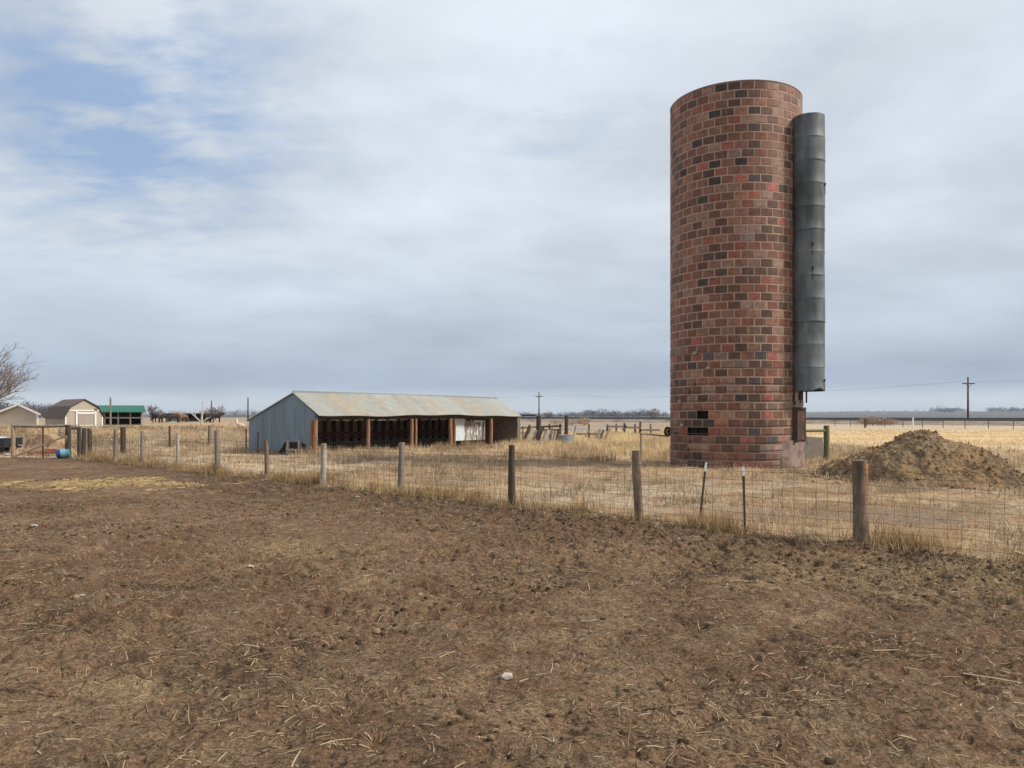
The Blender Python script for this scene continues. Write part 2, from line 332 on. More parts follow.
def fast_mesh(name, V, F, C, mat, kind=None, smooth=False, parent=None):
    """V (n,3); F list of (faces,k) index arrays; C (n,3)"""
    me = bpy.data.meshes.new(name); me.vertices.add(len(V)); me.vertices.foreach_set('co', np.ascontiguousarray(V, np.float32).ravel())
    loops = np.concatenate([f.ravel() for f in F]).astype(np.int32)
    tot = np.concatenate([np.full(len(f), f.shape[1]) for f in F]); st = np.concatenate([[0], np.cumsum(tot)[:-1]]).astype(np.int32)
    me.loops.add(len(loops)); me.loops.foreach_set('vertex_index', loops)
    me.polygons.add(len(st)); me.polygons.foreach_set('loop_start', st)
    me.update(calc_edges=True)
    if C is not None:
        ca = me.color_attributes.new('Col', 'FLOAT_COLOR', 'POINT'); ca.data.foreach_set('color', np.ascontiguousarray(np.concatenate([C, np.ones((len(C), 1))], 1), np.float32).ravel())
    if smooth: me.polygons.foreach_set('use_smooth', np.ones(len(st), bool))
    me.materials.append(MAT[mat]); me.validate()
    o = bpy.data.objects.new(name, me); link(o, parent)
    if kind: o['kind'] = kind
    return o

# ------------------------------------------------------------------ ground sheet
def micro(X, Y):
    """relief of the trampled lot and of the rough grass"""
    r = np.hypot(X, Y); lot = sst(-.3, .8, lot_side(X, Y)); near = sst(48, 30, r) 
    n1 = fbm(X, Y, 1.3, 3, 21); n2 = fbm(X, Y, .34, 3, 22); n3 = fbm(X, Y, .11, 3, 23, .6); pk = np.clip(fbm(X, Y, .26, 2, 24) - .28, 0, 1)
    rough = .55 + 1.1 * sst(5.0, .3, np.abs(lot_side(X, Y))) + .7 * np.clip(fbm(X, Y, 2.6, 2, 29) , 0, 1)
    h = lot * (.022 * n1 + rough * (.013 * n2 + .019 * n3 * sst(26, 12, r) - .08 * pk - .035 * sst(.25, .6, fbm(X, Y, .16, 2, 28)) * sst(30, 14, r)))
    h = h + (1 - lot) * (.05 * fbm(X, Y, 1.7, 3, 25) + .022 * n2)
    return h * near
LIN = lambda r, g, b: np.array([((c / 255 + .055) / 1.055) ** 2.4 if c > 10 else c / 3294 for c in (r, g, b)])
def ground_colour(X, Y):
    n = len(X); r = np.hypot(X, Y); sd = lot_side(X, Y); ang = X / np.maximum(Y, .1)
    a = fbm(X, Y, 3.2, 4, 41); b = fbm(X, Y, .8, 4, 42, .6); c = fbm(X, Y, 9., 3, 43); e = fbm(X, Y, .22, 3, 44, .6)
    dirt = np.tile(np.array([.154, .091, .051]), (n, 1))
    dirt = mixc(dirt, [.204, .128, .075], np.clip(.36 + .4 * a + .5 * b + .7 * e, 0, 1))
    dirt = mixc(dirt, [.060, .035, .021], np.clip(-.18 + .4 * fbm(X, Y, 1.9, 4, 46) + 1.0 * e, 0, .8))
    wet = sst(4.2, .4, sd + .9 * a) * np.clip(.62 + .8 * b + .5 * e, 0, 1)
    dirt = mixc(dirt, [.060, .036, .022], wet * .7)
    dirt = mixc(dirt, [.28, .19, .11], np.clip(b * .5 + e * 1.1 - .5, 0, .5))
    # golden straw spread on the lot towards its far left end
    sx, sy = (X + 10.9) / 2.2, (Y - 21.5) / 1.25
    pat = sst(1.25, .55, np.sqrt(sx * sx + sy * sy) + .55 * b + .3 * e)
    dirt = mixc(dirt, [.42, .295, .14], pat * .75)
    for (qx, qy, qr, k) in ((-2.6, 5.4, .55, .42), (4.9, 9.2, 1.8, .35), (-3.0, 11.0, .9, .4), (6.2, 8.2, 1.6, .32), (-8.0, 12.0, 1.2, .3)):
        q = sst(1.2, .2, np.hypot((X - qx) / qr, (Y - qy) / (qr * .6)) + .7 * b + .4 * e); dirt = mixc(dirt, [.36, .26, .14], q * k)
    # dry grass outside
    gr = np.tile(np.array([.36, .24, .13]), (n, 1))
    gr = mixc(gr, [.25, .16, .088], np.clip(.12 + .7 * a + .8 * b, 0, 1))
    gr = mixc(gr, [.42, .34, .24], np.clip(.25 + .8 * c - .5 * b, 0, .8))
    gr = mixc(gr, [.19, .13, .083], sst(.3, .7, fbm(X, Y, 5.2, 3, 47) + .3 * b) * .3 * sst(45, 30, r))
    # worn soil round the mound and to its right
    q = sst(1.3, .5, np.hypot((X - 6.6) / 3.2, (Y - 14.6) / 1.3) + .5 * b + .2 * a); gr = mixc(gr, [.205, .140, .092], q * .85)
    q = sst(1.3, .7, np.hypot((X - 13.0) / 5.2, (Y - 22.5) / 4.6) + .3 * b); gr = mixc(gr, [.215, .15, .10], q * .8)
    gold = sst(30, 40, Y) * sst(140, 70, Y) * sst(-.06, .03, ang)
    gr = mixc(gr, [.56, .42, .22], gold * np.clip(.75 + .5 * c, 0, 1) * .8)
    gold2 = sst(44, 56, Y) * sst(150, 80, Y) * sst(.30, .38, ang)
    gr = mixc(gr, [.54, .40, .22], gold2 * .75)
    pale = sst(70, 110, Y) * sst(.26, .36, ang); gr = mixc(gr, [.40, .33, .245], pale * .7)
    brown = sst(85, 130, Y) * sst(.30, .18, ang); gr = mixc(gr, [.26, .195, .145], brown * .75)
    emb = np.exp(-((Y - 41.5) / 2.2) ** 2) * sst(-.30, -.34, ang); gr = mixc(gr, [.235, .185, .125], emb * np.clip(.6 + .5 * b, 0, 1))
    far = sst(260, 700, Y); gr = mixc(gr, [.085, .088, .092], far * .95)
    m = sst(-.22, .22, sd + .22 * b + .2 * e + .08)
    return np.minimum(gr * 1.1, .75) * (1 - m)[:, None] + dirt * m[:, None]
def build_ground():
    fr = np.arange(-42, 42.01, .10); back = np.arange(46, 314.1, 3.0)
    ang = np.concatenate([fr, back]); ang = np.radians(90 - ang)
    rr = [1.2]
    while rr[-1] < 48: rr.append(rr[-1] * (1.0105 if rr[-1] < 2.6 else 1.0034))
    while rr[-1] < 9000: rr.append(rr[-1] * 1.035)
    rr = np.array(rr); na, nr = len(ang), len(rr)
    X = (rr[:, None] * np.cos(ang)[None]).ravel(); Y = (rr[:, None] * np.sin(ang)[None]).ravel()
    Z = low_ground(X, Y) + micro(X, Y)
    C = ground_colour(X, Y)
    V = np.stack([X, Y, Z], 1); V = np.concatenate([V, [[0, 0, 0]]]); C = np.concatenate([C, C[:1]])
    i = np.arange(nr - 1)[:, None] * na; j = np.arange(na)[None]; j2 = (j + 1) % na
    Q = np.stack([i + j, i + na + j, i + na + j2, i + j2], -1).reshape(-1, 4)
    jj = np.arange(na); T = np.stack([np.full(na, nr * na), jj, (jj + 1) % na], 1)
    Q = Q[:, ::-1]; T = T[:, ::-1]
    # the sheet must face up
    fast_mesh('ground', V, [np.ascontiguousarray(Q[:, ::-1]) if False else Q, T], C, 'ground', 'structure', True)
build_ground()
def surf(x, y): return low_ground(x, y) + micro(x, y)

# ------------------------------------------------------------------ railway on its bank, pond
RA, RB = np.array([176., 58.]), np.array([-70., 356.])
def build_railway():
    d = (RB - RA) / np.linalg.norm(RB - RA); nrm = np.array([-d[1], d[0]])          # nrm points away from the camera or towards it; symmetrical profile
    def strip(name, prof, mat, step=6):
        mb = MB(); L = np.linalg.norm(RB - RA); n = int(L / step); k = len(prof); vs = []; fs = []
        for i in range(n + 1):
            p = RA + d * (L * i / n)
            for (o, z) in prof:
                j = .12 * float(vnoise(p[0] * .2 + o, p[1] * .2, 3)) if mat == 'bank' else 0
                vs.append((p[0] + nrm[0] * o, p[1] + nrm[1] * o, z + j * (z > .3)))
        for i in range(n):
            for j in range(k - 1): fs.append((i * k + j, i * k + j + 1, (i + 1) * k + j + 1, (i + 1) * k + j))
        mb.add(vs, fs); return build(name, mb, mat, kind='structure')
    strip('railway_bank', [(-9, -.1), (-5, .55), (-3.4, .85), (3.4, .85), (5, .55), (9, -.1)], 'bank')
    strip('railway_ballast', [(-3.1, .78), (-1.9, 1.25), (1.9, 1.25), (3.1, .78)], 'ballast', 12)
    for o in (-.72, .72):
        strip('railway_rail', [(o - .05, 1.2), (o - .05, 1.42), (o + .05, 1.42), (o + .05, 1.2)], 'rail', 30)
build_railway()
def build_pond():
    mb = MB(); pts = []
    for i in range(40):
        a = 2 * math.pi * i / 40; k = 1 + .18 * math.sin(3 * a + 1) + .1 * math.sin(5 * a)
        pts.append((9.6 + 3.1 * k * math.cos(a), 104 + 11 * k * math.sin(a), gz(9.6, 104) + .06))
    mb.add(pts, [tuple(range(40))]); build('pond_water', mb, 'water', kind='structure')
build_pond()

# ------------------------------------------------------------------ tile silo
SX, SY, SR, SH = 8.08, 29.0, 2.30, 13.0
def build_silo():
    t = thing('tile_silo', 'tall round silo of brown and red clay tiles with a dark steel chute', 'silo', (SX, SY, 0))
    rows, cols = 46, 33; rh = SH / rows; cw = 2 * math.pi / cols; rnd = random.Random(11)
    pal = [((.180, .082, .052), 26), ((.125, .060, .040), 20), ((.215, .108, .072), 22), ((.215, .078, .050), 14), ((.240, .140, .094), 10), ((.088, .050, .037), 10),
           ((.27, .088, .060), 4), ((.080, .070, .066), 1), ((.050, .034, .029), 2), ((.28, .125, .074), 4)]
    flat = [c for c, w in pal for _ in range(w)]
    tiles = MB(); mort = MB(); cav = MB()
    th0 = R(-106.0)                                    # bearing of the face that looks at the camera
    def P(a, r, z): return (SX + r * math.cos(a), SY + r * math.sin(a), z)
    # tiles fallen out: given as (picture column, height) of the hole
    def ang_of(px):                                    # bearing of the wall point seen in that column (nearest side)
        best = None
        for k in range(720):
            a = R(-180 + k * .25)
            x, y = SX + SR * math.cos(a), SY + SR * math.sin(a); p = 512 + FPX * x / y
            vis = (x * math.cos(a) + y * math.sin(a)) < 0
            if vis and (best is None or abs(p - px) < best[0]): best = (abs(p - px), a)
        return best[1]
    holes = []
    for px, py in ((703, 417), (702, 433), (691, 433)):
        a = ang_of(px); y = SY + SR * math.sin(a); holes.append((a, zpx(py, y)))
    hits = set()
    for (a, z) in holes:
        r_ = int(z / rh); c_ = int(((a - th0) / cw - (.5 if r_ % 2 else 0)) // 1) % cols; hits.add((r_, c_))
    accents = {}
    for px, py, c in ((757, 381, 'g'), (769, 418, 'r'), (779, 440, 'r'), (744, 443, 'r'), (766, 449, 'g'), (758, 358, 'g'), (717, 113, 'd'), (712, 165, 'd'), (756, 125, 'd'), (757, 109, 'd'), (728, 142, 'r'), (704, 279, 'd'), (693, 369, 'd'),
                      (745, 94, 'd'), (690, 417, 'd'), (712, 425, 'd'), (700, 425, 'd'), (786, 185, 'd'), (695, 345, 'r'), (750, 300, 'r'), (768, 394, 'r'), (769, 358, 'r'), (775, 185, 'r'), (697, 201, 'd'), (743, 178, 'r'), (783, 226, 'r'), (785, 285, 'o'), (712, 417, 'o'), (722, 417, 'o'), (782, 452, 'p'), (772, 440, 'g')):
        a = ang_of(px); y = SY + SR * math.sin(a); z = zpx(py, y); r_ = int(z / rh); c_ = int(((a - th0) / cw - (.5 if r_ % 2 else 0)) // 1) % cols
        accents[(r_, c_)] = {'g': (.075, .080, .082), 'r': (.34, .105, .080), 'd': (.055, .042, .037), 'o': (.33, .15, .085), 'p': (.33, .2, .16)}[c]
    aR = ang_of(798)
    for r in range(rows):
        z0 = r * rh; z1 = z0 + rh
        for c in range(cols):
            a0 = th0 + (c + (.5 if r % 2 else 0)) * cw; a1 = a0 + cw; am = (a0 + a1) / 2
            da = math.atan2(math.sin(am - aR), math.cos(am - aR))
            near_door = max(0, 1 - abs(da) / .75)
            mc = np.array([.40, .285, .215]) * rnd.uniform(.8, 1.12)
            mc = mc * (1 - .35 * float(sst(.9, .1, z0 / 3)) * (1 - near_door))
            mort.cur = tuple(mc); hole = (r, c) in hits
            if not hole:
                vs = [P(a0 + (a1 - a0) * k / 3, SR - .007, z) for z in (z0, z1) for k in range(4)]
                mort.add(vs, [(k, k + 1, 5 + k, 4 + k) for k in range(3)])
            else:
                vs = [P(a0 + (a1 - a0) * k, rr, z) for z in (z0, z1) for rr in (SR - .012, SR - .15) for k in (0, 1)]
                build('tile_cavity', MB().add(vs, [(0, 1, 3, 2), (4, 5, 7, 6), (0, 2, 6, 4), (1, 3, 7, 5), (2, 3, 7, 6)]), 'cavity', t); continue
            col = np.array(accents.get((r, c)) or rnd.choice(flat)) * np.array([1, .97, .95]); col = col * rnd.uniform(.82, 1.15)
            if rnd.random() < .10 * (1 + 2 * near_door): col = col * .55 + np.array([.33, .235, .18]) * .45        # mortar smeared over the glaze
            col = col * (1 - .25 * near_door) + np.array([.30, .20, .15]) * .25 * near_door
            if z0 < 1.1 and near_door > .25: k = min(1, near_door * 1.3) * (1 - z0 / 1.3); col = col * (1 - k) + np.array([.31, .235, .195]) * k
            tiles.cur = tuple(col)
            g = .018 + rnd.uniform(-.004, .004); off = rnd.uniform(-.002, .005); ga = g / SR
            A0, A1, Z0, Z1 = a0 + ga, a1 - ga, z0 + g, z1 - g; vs = []; fs = []
            e = .010 / SR
            for kz, z in enumerate((Z0, Z0 + .010, Z1 - .010, Z1)):
                rim_z = kz in (0, 3)
                for ka, a in enumerate((A0, A0 + e, A0 + (A1 - A0) * .35, A0 + (A1 - A0) * .65, A1 - e, A1)):
                    rim = rim_z or ka in (0, 5); vs.append(P(a, SR + off - (.012 if rim else 0), z))
            for kz in range(3):
                for ka in range(5): fs.append((kz * 6 + ka, kz * 6 + ka + 1, kz * 6 + ka + 7, kz * 6 + ka + 6))
            tiles.add(vs, fs)
    w = build('tile_wall', tiles, 'tile', t); w['label'] = 'brown, red and charcoal clay tiles in running bond'
    build('mortar_bed', mort, 'mortar', t)
    inner = MB().lathe((SX, SY, 0), [(SR - .16, 0), (SR - .16, SH), (SR - .012, SH + .001)], 66); build('inner_lining', inner, 'silo_inner', t)
    rim = MB(); rim.cur = (.20, .135, .105)
    rim.lathe((SX, SY, 0), [(SR - .17, SH + .004), (SR - .16, SH + .035), (SR - .02, SH + .045), (SR + .01, SH + .02), (SR + .008, SH + .002)], 66); build('rim_cap', rim, 'mortar', t)
    # steel hoops, each with its tightening lug, closer together near the ground
    lug_px = [(696, 353), (709, 368), (694, 384), (689, 392), (681, 401), (700, 409), (683, 425), (676, 433), (690, 441), (688, 449), (685, 457), (702, 464)]
    for i, (px, py) in enumerate(lug_px):
        a = ang_of(px); y = SY + SR * math.sin(a); z = zpx(py, y)
        h = MB().ring((SX, SY, 0), SR + .007, z, .015, .012, 72); ho = build('steel_hoop', h, 'hoop', t)
        lx, ly = SX + (SR + .05) * math.cos(a), SY + (SR + .05) * math.sin(a); tx, ty = -math.sin(a), math.cos(a)
        l = MB(); l.tube([(lx - tx * .10, ly - ty * .10, z), (lx + tx * .10, ly + ty * .10, z)], .020, 8); l.box((lx, ly, z), (.075, .10, .10), a)
        build('hoop_lug', l, 'concrete' if i in (0, 1, 4, 6) else 'hoop', ho)
    # the steel chute: rings lapped over one another
    ph = R(-41); rho = 2.68; cx, cy = SX + rho * math.cos(ph), SY + rho * math.sin(ph); cr = .52
    zb, zt = 2.64, 11.93; ns = 12; sh = (zt - zb) / ns; rnd2 = random.Random(5)
    ch = build('chute', MB().lathe((cx, cy, 0), [(cr - .04, zb + .05), (cr - .04, zt - .02)], 40), 'steel_dark', t, smooth=True)
    for k in range(ns):
        z0 = zb + k * sh; s = MB(); jr = rnd2.uniform(-.003, .003); jx, jy = rnd2.uniform(-.004, .004), rnd2.uniform(-.004, .004)
        n = 40; vs = []; fs = []
        prof = [(cr - .03, z0 + .01), (cr, z0), (cr + .005, z0 + .02), (cr + .005, z0 + .04), (cr, z0 + .05), (cr - .003, z0 + sh * .5), (cr - .004, z0 + sh + .02)]
        for (pr, pz) in prof:
            for j in range(n):
                a = 2 * math.pi * j / n; rr = pr + jr + .006 * math.sin(3 * a + k)
                zz = pz
                if k == 0 and pz < z0 + .07:                                     # bent and torn lower lip
                    zz += .10 * math.exp(-((a - R(-70)) / .35) ** 2) if a < math.pi else .10 * math.exp(-((a - 2 * math.pi - R(-70)) / .3) ** 2)
                vs.append((cx + jx + rr * math.cos(a), cy + jy + rr * math.sin(a), zz))
        for i in range(len(prof) - 1):
            for j in range(n): fs.append((i * n + j, i * n + (j + 1) % n, (i + 1) * n + (j + 1) % n, (i + 1) * n + j))
        s.add(vs, fs); build('chute_section', s, 'steel_dark', t, smooth=True, sharp=40)
    # torn spots in the chute, as small dark curled openings with their flaps
    for (zz, a) in ((7.55, R(-97)), (6.75, R(-97)), (9.6, R(-35)), (3.0, R(-40))):
        fl = MB(); x, y = cx + (cr + .02) * math.cos(a), cy + (cr + .02) * math.sin(a)
        fl.box((x, y, zz), (.03, .07, .09), a, 0, .3); fl.box((x, y, zz - .2), (.012, .02, .32), a); build('torn_flap', fl, 'rust', t)
    # rungs of the ladder side rails between chute and wall
    st = MB()
    for da in (-.12, .20):
        a = ph + da; x, y = SX + (SR + .03) * math.cos(a), SY + (SR + .03) * math.sin(a); st.box((x, y, (2.2 + zt - .2) / 2), (.05, .07, zt - 2.4), a)
    build('door_frame', st, 'rust', t)
    def on(a, rho, z): return (SX + rho * math.cos(a), SY + rho * math.sin(a), z)
    d = MB(); d.box(on(ph, SR + .05, 1.5), (.16, .62, 1.05), ph); dr = build('chute_door', d, 'rust', t)
    d = MB()
    for s_ in (-1, 1): d.box(on(ph + s_ * .145, SR + .07, 1.5), (.20, .07, 1.16), ph)
    d.box(on(ph, SR + .07, 2.06), (.2, .7, .07), ph); build('door_casing', d, 'wood_dark', dr)
    d = MB(); d.box(on(ph, SR + .03, 2.22), (.14, .55, .24), ph); build('lintel', d, 'concrete', t)
    d = MB(); d.box(on(ph - .10, SR + .06, 2.52), (.05, .14, .42), ph); build('plank', d, 'wood_pale', t)
    d = MB(); d.tube([on(ph + .10, SR + .22, 2.25), on(ph + .10, SR + .22, 2.8)], .03, 8); d.tube([on(ph - .02, SR + .10, 2.25), on(ph - .02, SR + .10, 2.8)], .03, 8); build('steel_pipe', d, 'rust', t)
    # rough cement apron under the door
    pm = MB(); vs = []; fs = []; na_, nz_ = 14, 8
    for i in range(nz_ + 1):
        for j in range(na_ + 1):
            a = ph - .42 + .84 * j / na_; z = .0 + .97 * i / nz_; e = min(j, na_ - j) / 3; r_ = SR + .005 + .085 * min(1, e) * (1 - .35 * i / nz_) + .03 * float(vnoise(a * 9, z * 5, 9))
            vs.append(on(a, r_, z))
    for i in range(nz_):
        for j in range(na_): q = i * (na_ + 1) + j; fs.append((q, q + 1, q + na_ + 2, q + na_ + 1))
    pm.add(vs, fs); build('cement_apron', pm, 'plaster', t, smooth=True)
build_silo()

# ------------------------------------------------------------------ long open cattle shed
def sp(u, v, z): p = SHED_A + SH_U * u + SH_V * v; return (p[0], p[1], z)
def u_at(px):
    k = (px - 512) / FPX; return (k * SHED_A[1] - SHED_A[0]) / (SH_U[0] - k * SH_U[1])
def build_shed():
    E1, RZ, E2 = 1.82, 2.88, 1.60
    g0 = gz(*SHED_A)
    t = thing('cattle_shed', 'long open fronted cattle shed with rusty grey metal roof and blue grey gable', 'shed', (SHED_A[0], SHED_A[1], 0))
    # gable wall with its broken corner hole
    def zroof(v): return E1 + (RZ - E1) * v / SHED_RT if v < SHED_RT else RZ + (E2 - RZ) * (v - SHED_RT) / (SHED_DEP - SHED_RT)
    poly = [(0, -.1), (.55, -.1), (.72, .50), (1.15, .60), (2.25, .58), (2.55, .25), (2.95, -.1), (SHED_DEP, -.1), (SHED_DEP, E2 - .02), (SHED_RT, RZ - .02), (0, E1 - .02)]
    mb = MB().prism([sp(0, v, z) for v, z in poly], (SH_U[0] * .05, SH_U[1] * .05, 0)); gw = build('gable_wall', mb, 'corr', t)
    # overlapping sheets nailed on the gable
    mb = MB()
    for (v0, v1, z0, z1) in ((.02, .62, .05, 1.45), (1.55, 2.1, .9, 2.2), (2.6, 3.1, 1.35, 2.0), (.85, 1.35, .95, 2.3), (3.2, 4.0, .1, 1.6)):
        mb.prism([sp(-.012, v, z) for v, z in ((v0, z0), (v1, z0), (v1, z1), (v0, z1))], (SH_U[0] * .01, SH_U[1] * .01, 0))
    build('patch_sheet', mb, 'corr', gw)
    mb = MB(); mb.prism([sp(SHED_LEN, v, z) for v, z in ((0, -.1), (SHED_DEP, -.1), (SHED_DEP, E2 - .02), (SHED_RT, RZ - .02), (0, E1 - .02))], (SH_U[0] * .05, SH_U[1] * .05, 0)); build('end_wall', mb, 'shed_panel', t)
    # back wall: sheets, studs and rails
    mb = MB(); mb.prism([sp(.05, SHED_DEP, z) for z in (-.1, E2 - .05)] + [sp(SHED_LEN, SHED_DEP, z) for z in (E2 - .05, -.1)], (SH_V[0] * -.04, SH_V[1] * -.04, 0)); build('back_wall', mb, 'shed_panel', t)
    mb = MB(); k = .35
    while k < SHED_LEN:
        mb.bar(sp(k, SHED_DEP - .12, -.05), sp(k, SHED_DEP - .12, E2 - .04), .14, .14, (SH_V[0], SH_V[1], 0)); k += .62
    build('wall_stud', mb, 'shed_wood', t)
    mb = MB()
    for z in (.86, .66): mb.bar(sp(.1, SHED_DEP - .22, z), sp(SHED_LEN - .1, SHED_DEP - .22, z + .02), .12, .05)
    build('red_rail', mb, 'shed_red', t)
    mb = MB()
    for z in (.18, .36): mb.bar(sp(.1, SHED_DEP - .24, z), sp(SHED_LEN - .1, SHED_DEP - .24, z), .13, .04)
    build('feed_board', mb, 'wood_grey', t)
    # roof: two slopes of sheets, sagging a little at the eaves, rust in some sheets
    rnd = random.Random(3); ns = 26; sheet = SHED_LEN / ns
    sheetc = []
    for i in range(ns):
        p = rnd.random(); c = np.array([.30, .315, .29]) * rnd.uniform(.86, 1.08); sheetc.append((c, .75 if i in (3, 4) else .55 if i in (9, 13, 14, 18, 19, 22) else .15 + .3 * p))
    def slope(v0, z0, v1, z1, name, over):
        mb = MB(); nu, nv = ns * 3, 14; vs = []; fs = []; cs = []
        for iu in range(nu + 1):
            u = -.08 + (SHED_LEN + .16) * iu / nu; i = min(ns - 1, max(0, int(u / sheet)))
            for iv in range(nv + 1):
                f = iv / nv; sag = -.035 * math.sin(u * .55) - .02 * math.sin(u * 1.7 + 1); v = v0 + (v1 - v0) * f; z = z0 + (z1 - z0) * f + sag * (1 if over == 'front' else .4) * (1 - f) - .03 * math.sin(u * .4 + 2) * f
                vs.append(sp(u, v, z)); c, rr = sheetc[i]
                nn = float(vnoise(u * 3, f * 3.2 + 3, 8)) + .5 * float(vnoise(u * 9, f * 8, 9)) + .25
                k = max(0, min(1, rr * (.45 + 1.5 * nn))); cc = c * (1 - k) + np.array([.36, .285, .19]) * k
                if rr > .6 and nn > .62: cc = cc * .5 + np.array([.30, .10, .05]) * .5
                cs.append(tuple(cc))
        n0 = len(vs); vs2 = [(x, y, z - .03) for x, y, z in vs]
        for iu in range(nu):
            for iv in range(nv):
                q = iu * (nv + 1) + iv; fs.append((q, q + 1, q + nv + 2, q + nv + 1)); fs.append((n0 + q, n0 + q + nv + 1, n0 + q + nv + 2, n0 + q + 1))
        for iu in range(nu): q = iu * (nv + 1); fs.append((q, q + nv + 1, n0 + q + nv + 1, n0 + q)); q += nv; fs.append((q, n0 + q, n0 + q + nv + 1, q + nv + 1))
        for iv in range(nv):
            q = iv; fs.append((q, n0 + q, n0 + q + 1, q + 1)); q = nu * (nv + 1) + iv; fs.append((q, q + 1, n0 + q + 1, n0 + q))
        mb.v = vs + vs2; mb.f = fs; mb.c = cs + cs; return build(name, mb, 'roof_metal', t)
    k = (RZ - E1) / SHED_RT
    rf = slope(-.22, E1 - .22 * k + .18, SHED_RT, RZ + .04, 'roof', 'front')
    slope(SHED_DEP + .12, E2 - .02, SHED_RT, RZ + .045, 'roof_slope', 'back')
    mb = MB(); mb.bar(sp(-.05, SHED_RT, RZ + .05), sp(SHED_LEN + .05, SHED_RT, RZ + .03), .10, .05); build('ridge_cap', mb, 'tank', rf)
    # eave beam, rafters
    mb = MB(); mb.bar(sp(0, .08, E1 - .08), sp(SHED_LEN, .08, E1 - .07), .18, .12); build('eave_beam', mb, 'wood_dark', t)
    mb = MB(); u = .3
    while u < SHED_LEN:
        mb.bar(sp(u, -.1, E1 - .02), sp(u, SHED_RT, RZ - .08), .12, .05); mb.bar(sp(u, SHED_RT, RZ - .08), sp(u, SHED_DEP - .1, E2 - .02), .12, .05); u += .9
    build('rafter', mb, 'wood_dark', t)
    # front posts of bark-stripped timber; two stand against the outside of the gable corner
    for uu, vv, rad in ((-.15, .16, .10), (-.14, -.06, .11)):
        build('post', MB().tube([sp(uu, vv, g0 - .25), sp(uu, vv + .02, .6), sp(uu + .02, vv, 1.62)], [rad * 1.1, rad, rad * .9], 10), 'wood_orange', t, smooth=True, sharp=50)
    for px, rad, dz in ((367.5, .10, 0), (411, .10, 0), (415.5, .075, 0), (450.5, .12, 0), (454.2, .07, 0), (490.5, .11, 0), (517, .12, 0)):
        u = u_at(px); u = max(.0, min(SHED_LEN, u)); j = rnd.uniform(-.04, .04)
        p = MB().tube([sp(u, -.02, g0 - .25), sp(u + j * .5, -.02, .6), sp(u + j, -.02, 1.2), sp(u + j * .7, -.02, E1 - .16)], [rad * 1.1, rad, rad * .95, rad * .9], 10)
        build('post', p, 'wood_orange' if px < 510 else 'wood_grey', t, smooth=True, sharp=50)
build_shed()
def build_shed_things():
    # peeling white feeder that stands in the fourth bay
    u0, u1 = u_at(459.5), u_at(487); v = .42
    c = sp((u0 + u1) / 2, v, 0)
    t = thing('plank_panel', 'peeling white plank panel standing between two orange posts of the shed', 'panel', c)
    u0 -= .12; u0 = u_at(457.5) + .25; u1 = u_at(488) + .3
    mb = MB(); mb.prism([sp(u0, v, .42), sp(u0 + .85, v, .42), sp(u0 + .85, v, 1.70), sp(u0, v, 1.70)], (SH_V[0] * .10, SH_V[1] * .10, 0)); build('metal_end', mb, 'white_sheet', t)
    ub = u0 + .854; mb = MB(); nb = 13; w = (u1 - ub) / nb
    for i in range(nb):
        a = ub + i * w; top = 1.62 - .05 * ((i * 7) % 4) / 3 - .10 * (i in (1, 2)) - .06 * (i > 9)
        mb.prism([sp(a + .006, v + .02, .42), sp(a + w - .006, v + .02, .42), sp(a + w - .006, v + .02, top), sp(a + .006, v + .02, top)], (SH_V[0] * .03, SH_V[1] * .03, 0))
    build('plank_front', mb, 'peel', t)
    mb = MB(); mb.prism([sp(ub, v + .06, .42), sp(u1, v + .06, .42), sp(u1, v + .06, 1.55), sp(ub, v + .06, 1.55)], (SH_V[0] * .03, SH_V[1] * .03, 0)); build('panel_back', mb, 'wood_grey', t)
    mb = MB(); mb.bar(sp(ub + .9, v - .01, 1.50), sp(u1 - .3, v - .01, 1.50), .12, .03); build('top_board', mb, 'white_sheet', t)
    for (a, b) in ((u0 + .1, .08), (u1 - .1, .08)):
        mb = MB(); mb.bar(sp(a, v + b, -.05), sp(a, v + b, .425), .1, .1, (SH_V[0], SH_V[1], 0)); build('leg', mb, 'wood_dark', t)
    # a wooden frame propped in the hole of the gable
    def gp(v_, z_, o): return sp(-o, v_, z_)
    t = thing('wooden_frame', 'small pale wooden frame propped against the hole in the blue gable', 'frame', gp(1.35, 0, .35))
    for vv in (.98, 1.78):
        mb = MB(); mb.bar(gp(vv, -.05, .22), gp(vv + .03, .68, .16), .10, .08, (SH_V[0], SH_V[1], 0)); build('upright', mb, 'wood_pale', t)
    mb = MB(); mb.bar(gp(.95, .26, .25), gp(1.84, .26, .25), .08, .05); build('crosspiece', mb, 'wood_pale', t)
    mb = MB(); mb.bar(gp(.98, .03, .36), gp(2.3, .03, .36), .06, .08); build('sill_board', mb, 'wood_grey', t)
build_shed_things()

